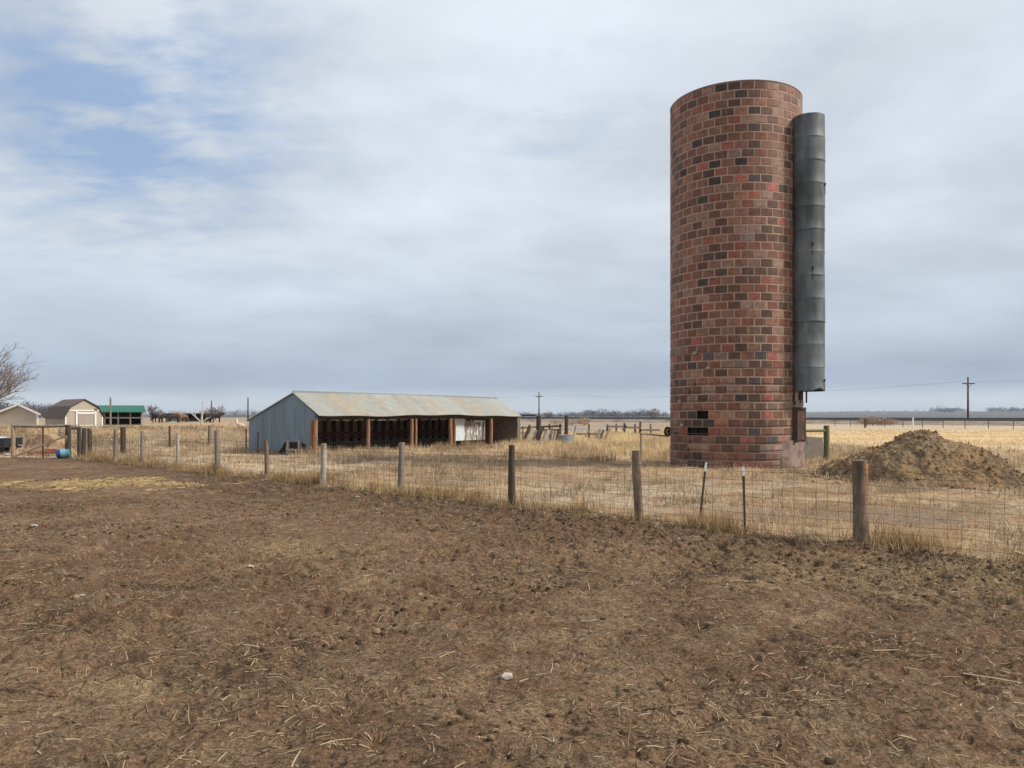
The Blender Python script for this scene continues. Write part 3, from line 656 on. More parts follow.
# ------------------------------------------------------------------ woven wire fence
def build_fence():
    t = thing('wire_fence', 'long wire mesh fence on leaning wooden posts dividing bare lot from dry grass', 'fence', (0, 16.2, 0))
    rnd = random.Random(4)
    specs = {0: (1.18, .09, 'wood_brown'), 1: (1.18, .105, 'wood_brown'), 2: (1.22, .075, 'wood_brown'), 3: (1.20, .068, 'wood_dark'), 4: (1.21, .072, 'wood_grey'), 5: (1.09, .075, 'wood_pale'),
             6: (1.12, .062, 'wood_brown'), 7: (1.35, .085, 'wood_grey'), 8: (1.20, .055, 'wood_pale'), 9: (1.26, .05, 'wood_grey'), 10: (1.28, .08, 'wood_grey'), 11: (1.30, .09, 'wood_dark')}
    tops = []
    for i, (x, y) in enumerate(FENCE):
        h, r, m = specs[i]; z = gz(x, y); lx = {2: -.05, 4: 0.02, 3: .0}.get(i, rnd.uniform(-.03, .03)); ly = rnd.uniform(-.03, .03)
        pts = []; rad = []
        for k in range(7):
            f = k / 6; pts.append((x + lx * f + .012 * math.sin(3 * f + i), y + ly * f, z - .35 + (h + .35) * f)); rad.append(r * (1.08 - .12 * f) * (1 + .04 * math.sin(5 * f + i * 2)))
        rad[-1] *= .96
        p = MB().tube(pts, rad, 14); o = build('post', p, m, t, smooth=True, sharp=50)
        if i == 1: o['label'] = 'thick post with an orange side'
        tops.append(h)
    # orange strip laid over the right front of the thick near post
    x, y = FENCE[1]; mb = MB(); vs = []; fs = []
    for k in range(6):
        z = .03 + 1.09 * k / 5
        for j in range(5):
            a = R(-72) + R(80) * j / 4; vs.append((x + .112 * math.cos(a) * (1 + .01 * (k % 2)), y + .112 * math.sin(a), z))
    for k in range(5):
        for j in range(4): q = k * 5 + j; fs.append((q, q + 1, q + 6, q + 5))
    mb.add(vs, fs); build('orange_strip', mb, 'orange_wood', t)
    # woven mesh, one piece to a span
    for i in range(len(FENCE) - 1):
        a = np.array(FENCE[i]); b = np.array(FENCE[i + 1]); L = np.linalg.norm(b - a); d = (b - a) / L; n = np.array([-d[1], d[0]]) 
        if n @ a > 0: n = -n                       # camera side
        mb = MB(); wr = .0026 if i < 4 else .0032; off = .10 if i < 2 else .085
        hs = [.06, .19, .31, .44, .57, .70, .84, .98, 1.06]
        def pt(s, h): 
            p = a + d * s + n * off; sag = -.03 * math.sin(math.pi * s / L) * (h / 1.0); bulge = .03 * math.sin(s * 2.1 + i) * math.sin(math.pi * s / L)
            return (p[0] + n[0] * bulge, p[1] + n[1] * bulge, gz(p[0], p[1]) + h + sag)
        for h in hs:
            m = 8; mb.tube([pt(L * k / m, h + .008 * math.sin(k * 2.3 + h * 9)) for k in range(m + 1)], wr * (1.25 if h in (.98, .06, 1.06) else 1), 3, False)
        s = .09
        while s < L:
            mb.tube([pt(s, .06), pt(s + .01 * math.sin(s * 7), .5), pt(s, .98)], wr, 3, False); s += .165 if i < 4 else .25
        build('wire_mesh', mb, 'wire', t)
    # steel T posts with white tops
    for (px, py, tx, h, lean) in ((697, 523, 706, 1.04, 1), (745, 526, 743, 1.0, 0)):
        k = (px - 512) / FPX
        a = np.array(FENCE[1]); b = np.array(FENCE[2]); d = b - a; s = (k * a[1] - a[0]) / (d[0] - k * d[1]); p = a + d * s; x, y = p
        x2 = at(tx, y); zt = h
        o = MB(); o.bar((x, y, -.3), (x2 - (x2 - x) * .14, y, zt * .86), .040, .012, (0, 1, 0)); o.bar((x, y - .018, -.3), (x2 - (x2 - x) * .14, y - .018, zt * .86), .010, .034, (0, 1, 0)); po = build('steel_post', o, 'tpost', t)
        o = MB(); o.bar((x2 - (x2 - x) * .14, y, zt * .86), (x2, y, zt), .042, .014, (0, 1, 0)); o.bar((x2 - (x2 - x) * .14, y - .02, zt * .86), (x2, y - .02, zt), .012, .036, (0, 1, 0)); build('white_tip', o, 'white_paint', po)
    # corner brace at the far left end: H of old timber with a long diagonal
    Yc = 34.3; pB = (at(68, Yc), Yc); pA = (at(13, Yc), Yc); pC = (at(79, 35.6), 35.6)
    for (x, y), h, r, m in ((pB, 1.42, .12, 'wood_dark'), (pA, 1.44, .085, 'wood_tan'), (pC, 1.33, .085, 'wood_dark'), ((at(89, 34.6), 34.6), 1.25, .07, 'wood_dark')):
        p = MB().tube([(x, y, -.3), (x + .01, y, h * .5), (x, y, h)], [r, r * .97, r * .93], 12); build('post', p, m, t, smooth=True, sharp=50)
    mb = MB(); mb.tube([(pA[0], Yc - .02, 1.38), ((pA[0] + pB[0]) / 2, Yc - .02, 1.35), (pB[0], Yc - .02, 1.38)], .06, 8); build('top_rail', mb, 'wood_grey', t)
    mb = MB(); mb.bar((pA[0] + .05, Yc - .10, .03), (pB[0] - .06, Yc - .10, .94), .10, .06, (0, 1, 0)); build('diagonal_brace', mb, 'wood_tan', t)
    mb = MB(); mb.bar((pB[0], Yc - .13, .95), (pC[0] + .05, Yc + .1, .02), .09, .06, (0, 1, 0)); build('diagonal_brace', mb, 'wood_tan', t)
    mb = MB(); mb.tube([(pB[0], Yc, 1.28), (pC[0], 35.6, 1.26)], .07, 8); build('top_rail', mb, 'wood_dark', t)
    mb = MB(); x = at(43, Yc); mb.bar((x, Yc, -.2), (x, Yc, 1.34), .05, .03); build('steel_post', mb, 'tpost', t)
    mb = MB()
    for h in (.1, .3, .5, .7, .9, 1.1): mb.tube([(pA[0], Yc - .09, h), (pB[0], Yc - .09, h)], .003, 3, False); mb.tube([(pB[0], Yc - .09, h), (FENCE[-1][0], FENCE[-1][1] - .08, h)], .003, 3, False)
    k = pA[0]
    while k < pB[0]: mb.tube([(k, Yc - .09, .1), (k, Yc - .09, 1.1)], .003, 3, False); k += .3
    build('wire_mesh', mb, 'wire', t)
    # continues out of the picture on the left
    pD = (pA[0] - 3.4, Yc + .2); p = MB().tube([(*pD, -.3), (*pD, 1.3)], [.08, .075], 10); build('post', p, 'wood_grey', t, smooth=True, sharp=50)
    mb = MB()
    for h in (.1, .3, .5, .7, .9, 1.1): mb.tube([(pD[0], pD[1] - .085, h), (pA[0], Yc - .09, h)], .003, 3, False)
    build('wire_mesh', mb, 'wire', t)
build_fence()
def build_back_fence():
    t = thing('back_fence', 'older post and wire fence along the foot of the grassy bank behind', 'fence', (at(123, 38.5), 38.5, 0))
    pts = []
    for px, Y, top, r, m in ((60, 39.2, 428, .05, 'wood_grey'), (91, 38.9, 430, .045, 'wood_dark'), (123, 38.5, 427, .13, 'wood_dark'), (169.5, 40.3, 426, .05, 'tpost'), (209.5, 40.6, 425.5, .085, 'wood_brown'), (246, 39.0, 429, .03, 'tpost')):
        x = at(px, Y); z = gz(x, Y); zt = zpx(top, Y)
        p = MB().tube([(x, Y, z - .25), (x + .01, Y, (z + zt) / 2), (x, Y, zt)], [r, r * .97, r * .94], 10); build('post', p, m, t, smooth=True, sharp=50); pts.append((x, Y, z, r))
    mb = MB()
    for (a, b) in zip(pts[:-1], pts[1:]):
        for h in (.15, .35, .55, .75, .95): mb.tube([(a[0], a[1] - a[3] - .006, a[2] + h), ((a[0] + b[0]) / 2, (a[1] + b[1]) / 2 - .03, gz((a[0] + b[0]) / 2, (a[1] + b[1]) / 2) + h - .02), (b[0], b[1] - b[3] - .006, b[2] + h)], .003, 3, False)
    build('fence_wire', mb, 'wire', t)
    t2 = thing('steel_post', 'thin dark steel post standing in front of the blue gable', 'post', (at(257.5, 37.5), 37.5, 0))
    x = at(257.5, 37.5); p = MB().bar((x, 37.5, -.2), (x + .03, 37.5, zpx(432, 37.5)), .05, .03); build('post_shaft', p, 'tpost', t2)
build_back_fence()

# ------------------------------------------------------------------ dirt mound and clod heap
o_pts = {}
def lump(name, label, cat, c, rx, ry, h, colf, n=150, seed=1, amp=.16, fine=.06, peaks=None, mat='dirt'):
    u = np.linspace(-1.25, 1.25, n); X, Y = np.meshgrid(u, u); X = X.ravel(); Y = Y.ravel(); wx = c[0] + X * rx; wy = c[1] + Y * ry
    rr = np.hypot(X, Y); base = np.clip(1 - rr, 0, 1) ** 1.0 * 1.05
    base = np.sqrt(base * base + .01) - .1 if False else base
    H = h * base
    for (pxx, pyy, pr, ph_) in (peaks or []): H = np.maximum(H, ph_ * np.clip(1 - np.hypot((wx - pxx) / pr, (wy - pyy) / pr), 0, 1) ** .9)
    s = sst(0, .3 * h, H)
    H = H - .22 * h * sst(.75 * h, 2.0 * h, H) 
    H = H + s * (amp * fbm(wx, wy, .9, 3, seed) + fine * 1.2 * fbm(wx, wy, .32, 3, seed + 3) + fine * .8 * np.abs(fbm(wx, wy, .14, 2, seed + 5)))
    H = np.where(H < .01, -.12, H)
    Z = low_ground(wx, wy) + H
    C = colf(wx, wy, H)
    V = np.stack([wx, wy, Z], 1); i = np.arange(n - 1)[:, None] * n; j = np.arange(n - 1)[None]
    Q = np.stack([i + j, i + j + 1, i + n + j + 1, i + n + j], -1).reshape(-1, 4); keep = (H[Q] > -.1).any(1); Q = Q[keep]
    o = fast_mesh(name, V, [Q], C, mat, None, True); o_pts[name] = V[np.unique(Q)]
    return tag(o, label, cat)
def dirt_col(x, y, h):
    C = np.tile(np.array([.225, .145, .078]), (len(x), 1)); b = fbm(x, y, .9, 4, 61); e = fbm(x, y, .25, 3, 62)
    C = mixc(C, [.115, .078, .050], np.clip(.1 + .8 * b + .5 * e, 0, .9)); C = mixc(C, [.27, .20, .125], np.clip(-.1 + .7 * fbm(x, y, 1.5, 3, 63) - .4 * e, 0, .7)); return C
lump('dirt_mound', 'large mound of brown dirt to the right of the silo', 'dirt mound', (11.85, 22.6), 2.5, 2.9, .75, dirt_col, 320, 71, .12, .065,
     peaks=[(11.95, 23.2, 2.75, 1.52), (10.95, 22.1, 1.75, 1.0), (12.9, 22.5, 1.65, .85), (10.3, 23.7, 1.45, .72), (11.8, 21.6, 2.1, .72)])
lump('dirt_clod', 'low dark clump of dug dirt just left of the large mound', 'dirt clump', (9.45, 22.9), .62, .5, .42, lambda x, y, h: dirt_col(x, y, h) * .62, 70, 81, .03, .07)
def hay_col(x, y, h):
    C = np.tile(np.array([.36, .25, .15]), (len(x), 1)); b = fbm(x, y, .5, 4, 64); return mixc(C, [.16, .10, .065], np.clip(.15 + .9 * b, 0, .85))
lump('hay_heap', 'brown heap of old hay behind the corner brace of the fence', 'hay heap', (-22.1, 37.9), 1.5, 1.4, .95, hay_col, 100, 91, .14, .10)

# ------------------------------------------------------------------ vegetation: dry grass and straw
def blades(name, x, y, h, w, lean, C, segs=2, kind='stuff', z=None, flat=0.0, az=None):
    n = len(x); z = surf(x, y) if z is None else z
    az = RNG.uniform(0, 2 * np.pi, n) if az is None else az; face = az + RNG.uniform(-.9, .9, n)
    dx, dy = np.cos(az) * lean * h, np.sin(az) * lean * h; wx, wy = -np.sin(face) * w / 2, np.cos(face) * w / 2
    hz = h * np.sqrt(np.clip(1 - np.minimum(lean, .98) ** 2 * .93, .03, 1))
    V = np.empty((n, 5, 3)); b = np.stack([x, y, z - .01], 1)
    V[:, 0] = b + np.stack([-wx, -wy, 0 * z], 1); V[:, 1] = b + np.stack([wx, wy, 0 * z], 1)
    mid = b + np.stack([dx * .38, dy * .38, hz * .6], 1)
    V[:, 2] = mid + np.stack([wx * .75, wy * .75, 0 * z], 1); V[:, 3] = mid - np.stack([wx * .75, wy * .75, 0 * z], 1)
    V[:, 4] = b + np.stack([dx, dy, hz], 1)
    k = np.arange(n)[:, None] * 5; Q = k + np.array([[0, 1, 2, 3]]); T = k + np.array([[3, 2, 4]])
    CC = np.repeat(C[:, None], 5, 1); 
    return fast_mesh(name, V.reshape(-1, 3), [Q, T], CC.reshape(-1, 3), 'grass', kind)
def clump(x, y, C, lo=.55, hi=1.3, sc=.55):
    k = np.clip(.5 + .75 * fbm(x, y, sc, 3, 91) + .5 * fbm(x, y, 3.1, 3, 92), 0, 1); return np.minimum(C * (lo + (hi - lo) * k)[:, None], .8)
def pick(n, cols, jit=.18):
    c = np.array(cols)[RNG.integers(0, len(cols), n)]; return c * RNG.uniform(1 - jit, 1 + jit, (n, 1))
def scatter(n, x0, x1, y0, y1, dens=None, power=1.0):
    y = y0 + (y1 - y0) * RNG.random(n) ** power; x = RNG.uniform(x0, x1, n)
    if dens is not None:
        k = RNG.random(n) < dens(x, y); x, y = x[k], y[k]
    return x, y
def clear_of(x, y, pad=0.0):
    ok = np.hypot(x - SX, y - SY) > SR + .12 + pad
    rel = np.stack([x - SHED_A[0], y - SHED_A[1]], 1); u = rel @ SH_U; v = rel @ SH_V
    ok &= ~((u > -.05) & (u < SHED_LEN + .1) & (v > -.05) & (v < SHED_DEP + .1))
    return ok
TAN = [(.54, .39, .235), (.45, .32, .19), (.71, .55, .365), (.33, .225, .135), (.58, .44, .295)]
GOLD = [(.74, .55, .31), (.66, .475, .255), (.79, .61, .38), (.58, .42, .24)]
GREY = [(.38, .28, .19), (.50, .38, .265), (.26, .18, .12), (.58, .46, .33)]
def build_grass():
    # short trampled grass between the fence and the buildings
    def d(x, y):
        sd = lot_side(x, y); ang = x / np.maximum(y, .1); bare = sst(.05, .45, fbm(x, y, 5.2, 3, 47) + .3 * fbm(x, y, .8, 4, 42, .6))
        q = sst(1.3, .5, np.hypot((x - 6.6) / 3.2, (y - 14.6) / 1.3) + .5 * fbm(x, y, .8, 4, 42, .6))
        q2 = sst(1.0, .85, np.hypot((x - 12.6) / 4.0, (y - 23.3) / 4.0))
        cl = np.clip(.45 + 1.1 * fbm(x, y, 1.1, 3, 51), 0.05, 1)
        return (sd < .12) * (np.abs(ang) < .74) * (1 - (.45 + .4 * sst(-2, 1, x)) * bare) * (1 - .85 * q) * (1 - q2) * cl * np.clip(1.25 - y / 90, .3, 1)
    x, y = scatter(760000, -32, 26, 9, 46, d, 1.0); k = clear_of(x, y); x, y = x[k], y[k]; n = len(x)
    h = RNG.uniform(.06, .22, n) * (1 + 1.1 * np.clip(fbm(x, y, 2.3, 3, 52), 0, 1)) * (1 + y / 90)
    blades('dry_grass', x, y, h, RNG.uniform(.004, .009, n) * (1 + y / 26), 1 - .75 * RNG.random(n) ** 1.7, clump(x, y, pick(n, TAN + TAN + GREY)))
    # rank grass along the foot of the fence
    xs, ys = [], []
    for (a, b) in zip(FENCE[:-1], FENCE[1:]):
        L = math.dist(a, b); m = int(L * 1300); f = RNG.random(m); o = RNG.normal(-.05, .22, m); dx, dy = (b[0] - a[0]) / L, (b[1] - a[1]) / L
        X = a[0] + (b[0] - a[0]) * f - dy * o; Y = a[1] + (b[1] - a[1]) * f + dx * o; k = RNG.random(m) < np.clip(.45 + 1.3 * fbm(X, Y, .8, 3, 53), .12, 1); xs.append(X[k]); ys.append(Y[k])
    x = np.concatenate(xs); y = np.concatenate(ys); n = len(x); pk = np.clip(fbm(x, y, .8, 3, 53) + .3, .1, 1)
    dp = np.min([np.hypot(x - p[0], y - p[1]) for p in FENCE], 0)
    h = RNG.uniform(.08, .30, n) * (.6 + .8 * pk) * (1 + .5 * sst(.5, .1, dp))
    c = pick(n, [(.56, .39, .20), (.46, .31, .155), (.66, .48, .26), (.33, .215, .115), (.20, .125, .07)])
    blades('fence_grass', x, y, h, RNG.uniform(.004, .008, n) * (1 + y / 40), RNG.uniform(.15, .9, n), c)
    # tall golden grass: between shed and silo and far right
    def dg(x, y):
        ang = x / y; e = fbm(x, y, 3.0, 3, 54)
        return (sst(33.5, 37.5, y + 2.5 * e) * sst(-.02, .03, ang + .02 * e) * sst(.235, .20, ang) * np.clip(.55 + 1.0 * e, .12, 1)) * sst(95, 70, y)
    x, y = scatter(260000, -3, 24, 32, 92, dg, 1.6); k = clear_of(x, y); x, y = x[k], y[k]; n = len(x)
    h = RNG.uniform(.22, .55, n) * (.75 + .6 * np.clip(fbm(x, y, 2.2, 3, 55) + .3, 0, 1)); h *= np.where(y < 60, 1, .8)
    blades('tall_grass', x, y, h, RNG.uniform(.012, .022, n) * (1 + y / 60), RNG.uniform(.1, .65, n), clump(x, y, pick(n, GOLD + [TAN[2], TAN[0]]), .7, 1.2, 1.2))
    # grass along the open front of the shed and round its gable
    xs, ys = [], []
    u = RNG.uniform(-1.0, SHED_LEN + 2.0, 22000); v = -np.abs(RNG.normal(.35, 1.1, 22000)); xs.append(SHED_A[0] + SH_U[0] * u + SH_V[0] * v); ys.append(SHED_A[1] + SH_U[1] * u + SH_V[1] * v)
    v = RNG.uniform(-.5, SHED_DEP + 3, 3600); v = v[(v < .6) | (v > 2.6)]; u = -np.abs(RNG.normal(.2, .4, len(v))) - .05; xs.append(SHED_A[0] + SH_U[0] * u + SH_V[0] * v); ys.append(SHED_A[1] + SH_U[1] * u + SH_V[1] * v)
    x = np.concatenate(xs); y = np.concatenate(ys); k = RNG.random(len(x)) < np.clip(.4 + 1.4 * fbm(x, y, 1.0, 3, 56), .05, 1); x, y = x[k], y[k]; n = len(x)
    blades('shed_grass', x, y, RNG.uniform(.13, .40, n) * (.6 + np.clip(fbm(x, y, .9, 2, 57) + .4, 0, 1)), RNG.uniform(.010, .02, n), RNG.uniform(.1, .7, n), clump(x, y, pick(n, GOLD[:2] + TAN), .6, 1.2, .9))
    # weeds on the bank at the left and the flat above it
    def db(x, y):
        ang = x / y; return (ang < -.315) * (ang > -.72) * np.clip(.5 + fbm(x, y, 1.2, 3, 58), .05, 1) * sst(38, 39.5, y) 
    x, y = scatter(52000, -34, -11, 38, 47, db); k = clear_of(x, y); x, y = x[k], y[k]; n = len(x)
    up = sst(40.9, 41.9, y); c = pick(n, GREY + TAN) ; c2 = pick(n, GOLD[:2] + TAN[:1]); m = (RNG.random(n) < up * .8)[:, None]
    blades('bank_weeds', x, y, RNG.uniform(.08, .28, n), RNG.uniform(.012, .026, n), RNG.uniform(.2, .9, n), clump(x, y, np.where(m, c2, c), .45, 1.25, .7))
    # grass of the far right meadow
    def dm(x, y): return (x / y > .30) * (x / y < .74) * np.clip(.5 + fbm(x, y, 4, 3, 59), .1, 1)
    x, y = scatter(60000, 12, 70, 32, 105, dm, 1.3); n = len(x)
    g = sst(46, 58, y); c = np.where((RNG.random(n) < g)[:, None], pick(n, GOLD[:3]), pick(n, TAN))
    blades('meadow_grass', x, y, RNG.uniform(.10, .26, n), RNG.uniform(.015, .03, n) * (1 + y / 70), RNG.uniform(.2, .85, n), c)
build_grass()
def build_straw():
    # loose straw on the lot: short bits lying nearly flat, more of it where it was spread
    def d(x, y):
        sd = lot_side(x, y); b = fbm(x, y, .9, 3, 66); k = .27 + .65 * np.clip(b, 0, 1)
        k = k + .75 * sst(1.1, .2, np.hypot((x - 5.0) / 2.6, (y - 9.1) / 1.5) + .4 * b) + .30 * sst(2.2, .2, sd)
        return (sd > -.05) * k * (np.abs(x / y) < .76)
    x, y = scatter(330000, -13, 12, 2.2, 18, d, 1.0); n = len(x)
    ln = RNG.gamma(2.0, .022, n) + .015; long_ = RNG.random(n) < .006; ln = np.where(long_, RNG.uniform(.18, .42, n), ln)
    gx, gy = scatter(30000, -15, -7, 19.5, 24, lambda a, b: sst(1.25, .35, np.hypot((a + 10.9) / 2.2, (b - 21.5) / 1.25) + .5 * fbm(a, b, .8, 4, 42, .6)))
    m = len(gx); X = np.concatenate([x, gx]); Y = np.concatenate([y, gy]); LN = np.concatenate([ln, RNG.uniform(.08, .22, m)])
    C = np.concatenate([pick(n, [(.46, .34, .20), (.62, .49, .31), (.34, .24, .14), (.25, .165, .095), (.13, .08, .045), (.07, .042, .026), (.05, .03, .02)], .2), pick(m, [(.58, .42, .20), (.48, .34, .16), (.66, .50, .27), (.36, .25, .12)], .2)])
    N = n + m; az = RNG.uniform(0, 2 * np.pi, N); z = surf(X, Y); W = np.where(LN > .17, .0058, .0046) * RNG.uniform(.6, 1.4, N); W[n:] *= 3.2
    dx, dy = np.cos(az) * LN / 2, np.sin(az) * LN / 2
    z0 = surf(X - dx, Y - dy) + .004; z1 = surf(X + dx, Y + dy) + .004; zm = np.clip(z, (z0 + z1) / 2, (z0 + z1) / 2 + .06 * LN) + RNG.uniform(.001, .005, N)
    wx, wy = -np.sin(az) * W / 2, np.cos(az) * W / 2; bend = RNG.normal(0, .022, N) * LN; bx, by = -np.sin(az) * bend, np.cos(az) * bend
    V = np.empty((N, 6, 3)); T3 = .35 * W
    V[:, 0] = np.stack([X - dx - wx, Y - dy - wy, z0], 1); V[:, 1] = np.stack([X - dx + wx, Y - dy + wy, z0 + T3], 1)
    V[:, 2] = np.stack([X + bx + wx, Y + by + wy, zm + T3], 1); V[:, 3] = np.stack([X + bx - wx, Y + by - wy, zm], 1)
    V[:, 4] = np.stack([X + dx + wx * .7, Y + dy + wy * .7, z1 + T3], 1); V[:, 5] = np.stack([X + dx - wx * .7, Y + dy - wy * .7, z1], 1)
    k = np.arange(N)[:, None] * 6; Q = np.concatenate([k + np.array([[0, 1, 2, 3]]), k + np.array([[3, 2, 4, 5]])])
    fast_mesh('loose_straw', V.reshape(-1, 3), [Q], np.repeat(C[:, None], 6, 1).reshape(-1, 3), 'grass', 'stuff')
    # clods of dry soil and dung
    def dc(x, y): sd = lot_side(x, y); b = fbm(x, y, 1.4, 3, 67); return (sd > -.1) * np.clip(.22 + .5 * b + .6 * sst(4.5, .4, sd), 0, 1) * (np.abs(x / y) < .74)
    x, y = scatter(120000, -16, 12, 2.4, 24, dc, 1.0); n = len(x)
    ico = np.array([(0, 0, 1), (.9, 0, .35), (.28, .85, .35), (-.73, .53, .35), (-.73, -.53, .35), (.28, -.85, .35), (.73, .53, -.5), (-.28, .85, -.5), (-.9, 0, -.5), (-.28, -.85, -.5), (.73, -.53, -.5)])
    F = np.array([(0, 1, 2), (0, 2, 3), (0, 3, 4), (0, 4, 5), (0, 5, 1), (1, 6, 2), (2, 6, 7), (2, 7, 3), (3, 7, 8), (3, 8, 4), (4, 8, 9), (4, 9, 5), (5, 9, 10), (5, 10, 1), (1, 10, 6)])
    s = RNG.gamma(1.8, .0048, n) + .004; s = np.minimum(s, .03); jit = 1 + RNG.uniform(-.35, .35, (n, 11, 1)); a = RNG.uniform(0, 6.28, n)
    P = ico[None] * jit; ca, sa = np.cos(a)[:, None], np.sin(a)[:, None]
    P = np.stack([(P[..., 0] * ca - P[..., 1] * sa) * 1.25, P[..., 0] * sa + P[..., 1] * ca, P[..., 2] * .7], -1) * s[:, None, None]
    P = P + np.stack([x, y, surf(x, y) + s * .25], 1)[:, None]
    MV = o_pts['dirt_mound']; MV = MV[MV[:, 2] > .03]; q = MV[RNG.integers(0, len(MV), 2600)] + RNG.uniform(-.02, .02, (2600, 3)); sq = np.minimum(RNG.gamma(1.6, .009, 2600) + .008, .055)
    ra, rb = RNG.uniform(0, 6.28, 1500), 1 + np.abs(RNG.normal(0, .16, 1500)); qx, qy = 11.9 + np.cos(ra) * 2.7 * rb, 22.7 + np.sin(ra) * 2.9 * rb; sr = np.minimum(RNG.gamma(1.6, .012, 1500) + .01, .07)
    P2 = ico[None] * (1 + RNG.uniform(-.35, .35, (4100, 11, 1))) * np.concatenate([sq, sr])[:, None, None] + np.concatenate([q, np.stack([qx, qy, surf(qx, qy) + sr * .3], 1)])[:, None]
    C2 = pick(4100, [(.23, .145, .076), (.18, .113, .06), (.26, .168, .092), (.13, .08, .044)], .2)
    fast_mesh('mound_clods', P2.reshape(-1, 3), [(np.arange(4100)[:, None, None] * 11 + F[None]).reshape(-1, 3)], np.repeat(C2[:, None], 11, 1).reshape(-1, 3), 'dirt', 'stuff')
    C = pick(n, [(.16, .10, .06), (.09, .055, .034), (.12, .075, .045), (.22, .15, .095), (.06, .037, .023)], .2)
    Fs = (np.arange(n)[:, None, None] * 11 + F[None]).reshape(-1, 3)
    fast_mesh('soil_clods', P.reshape(-1, 3), [Fs], np.repeat(C[:, None], 11, 1).reshape(-1, 3), 'dirt', 'stuff')
build_straw()
def scrap(name, label, cat, px, py, w, mat, seed, h=.5, group=None):
    Y = EYE * FPX / (py - HOR); x = at(px, Y); z = float(surf(np.array([x]), np.array([Y]))[0]); rnd = random.Random(seed); bm = bmesh.new(); bmesh.ops.create_icosphere(bm, subdivisions=1, radius=w / 2)
    for v in bm.verts:
        k = 1 + .35 * math.sin(v.co.x * 40 / w * .1 + seed) * rnd.uniform(.4, 1); v.co = Vector((v.co.x * 1.2 * k, v.co.y * k, v.co.z * h * rnd.uniform(.8, 1.2)))
    me = bpy.data.meshes.new(name); bm.to_mesh(me); bm.free(); me.materials.append(MAT[mat]); o = bpy.data.objects.new(name, me); o.location = (x, Y, z + w * h * .3); o.rotation_euler = (0, .2, seed); link(o)
    return tag(o, label, cat, group)
scrap('stone', 'pale pinkish stone lying alone in the near bare soil', 'stone', 505, 679, .085, 'stone', 3, .7)
scrap('stone', 'flat white stone on dark soil below the post with steel posts to its right', 'stone', 577, 528, .16, 'paper', 5, .25)
scrap('stone', 'small white stone at the left edge of the bare lot', 'stone', 34, 527, .12, 'paper', 8, .4)
scrap('stone', 'whitish stone near the bottom left of the lot beyond the orange straw', 'stone', 82, 595, .06, 'paper', 9, .5)
scrap('stone', 'pale stone in soil at the far right below the fence', 'stone', 1018, 551, .15, 'stone', 12, .35)
scrap('stone', 'tiny white stone in the middle of the lot left of the pale straw', 'stone', 250, 567, .07, 'paper', 13, .5)
scrap('stone', 'white stone just below the pale grey fence post', 'stone', 357, 497, .14, 'paper', 14, .35)

# ------------------------------------------------------------------ trees
def branch_tree(name, label, base, H, spread, seed, levels=5, trunk_r=.2, lean=(0, 0), trunk_f=.25, mat='bark', tmat='twig', group=None, nb=3, droop=.0, sides=4, tw=1.0):
    t = thing(name, label, 'tree', base, group); rnd = random.Random(seed); tr = MB(); cr = MB()
    def grow(p, d, L, r, lv):
        pts = [p]; q = p; dd = d.copy(); n = 3
        for _ in range(n):
            dd = (dd + Vector((rnd.uniform(-1, 1), rnd.uniform(-1, 1), rnd.uniform(-.6, .8) - droop * (lv > 1))) * .17).normalized(); q = q + dd * L / n; pts.append(q)
        (tr if lv == 0 else cr).tube(pts, [r, r * .88, r * .78, r * .62], 8 if lv == 0 else (sides if lv < 3 else 3), False)
        if lv >= levels: return
        m = nb + (rnd.random() < .6) if lv else 11
        for k in range(m):
            f = rnd.uniform(.4, 1.0) if lv else .22 + .78 * (k + rnd.random()) / m
            i = min(n - 1, int(f * n)); o = pts[i].lerp(pts[i + 1], f * n - i) if f < 1 else pts[-1]
            a = k * 2.4 + rnd.uniform(-.5, .5); s = rnd.uniform(.5, .95) * spread * (1 if lv else 1.5)
            side = Vector((math.cos(a), math.sin(a), 0)); side = (side - dd * side.dot(dd)); side.normalize()
            nd = (dd + side * s + Vector((0, 0, .12))).normalized()
            grow(o, nd, L * (rnd.uniform(.58, .82) if lv else rnd.uniform(.75, 1.0)), max(r * .56, .006 * tw), lv + 1)
    grow(Vector(base) - Vector((0, 0, .2)), Vector((lean[0], lean[1], 1)).normalized(), H * trunk_f, trunk_r, 0)
    build('trunk', tr, mat, t, smooth=True); build('branches', cr, tmat, t); return t
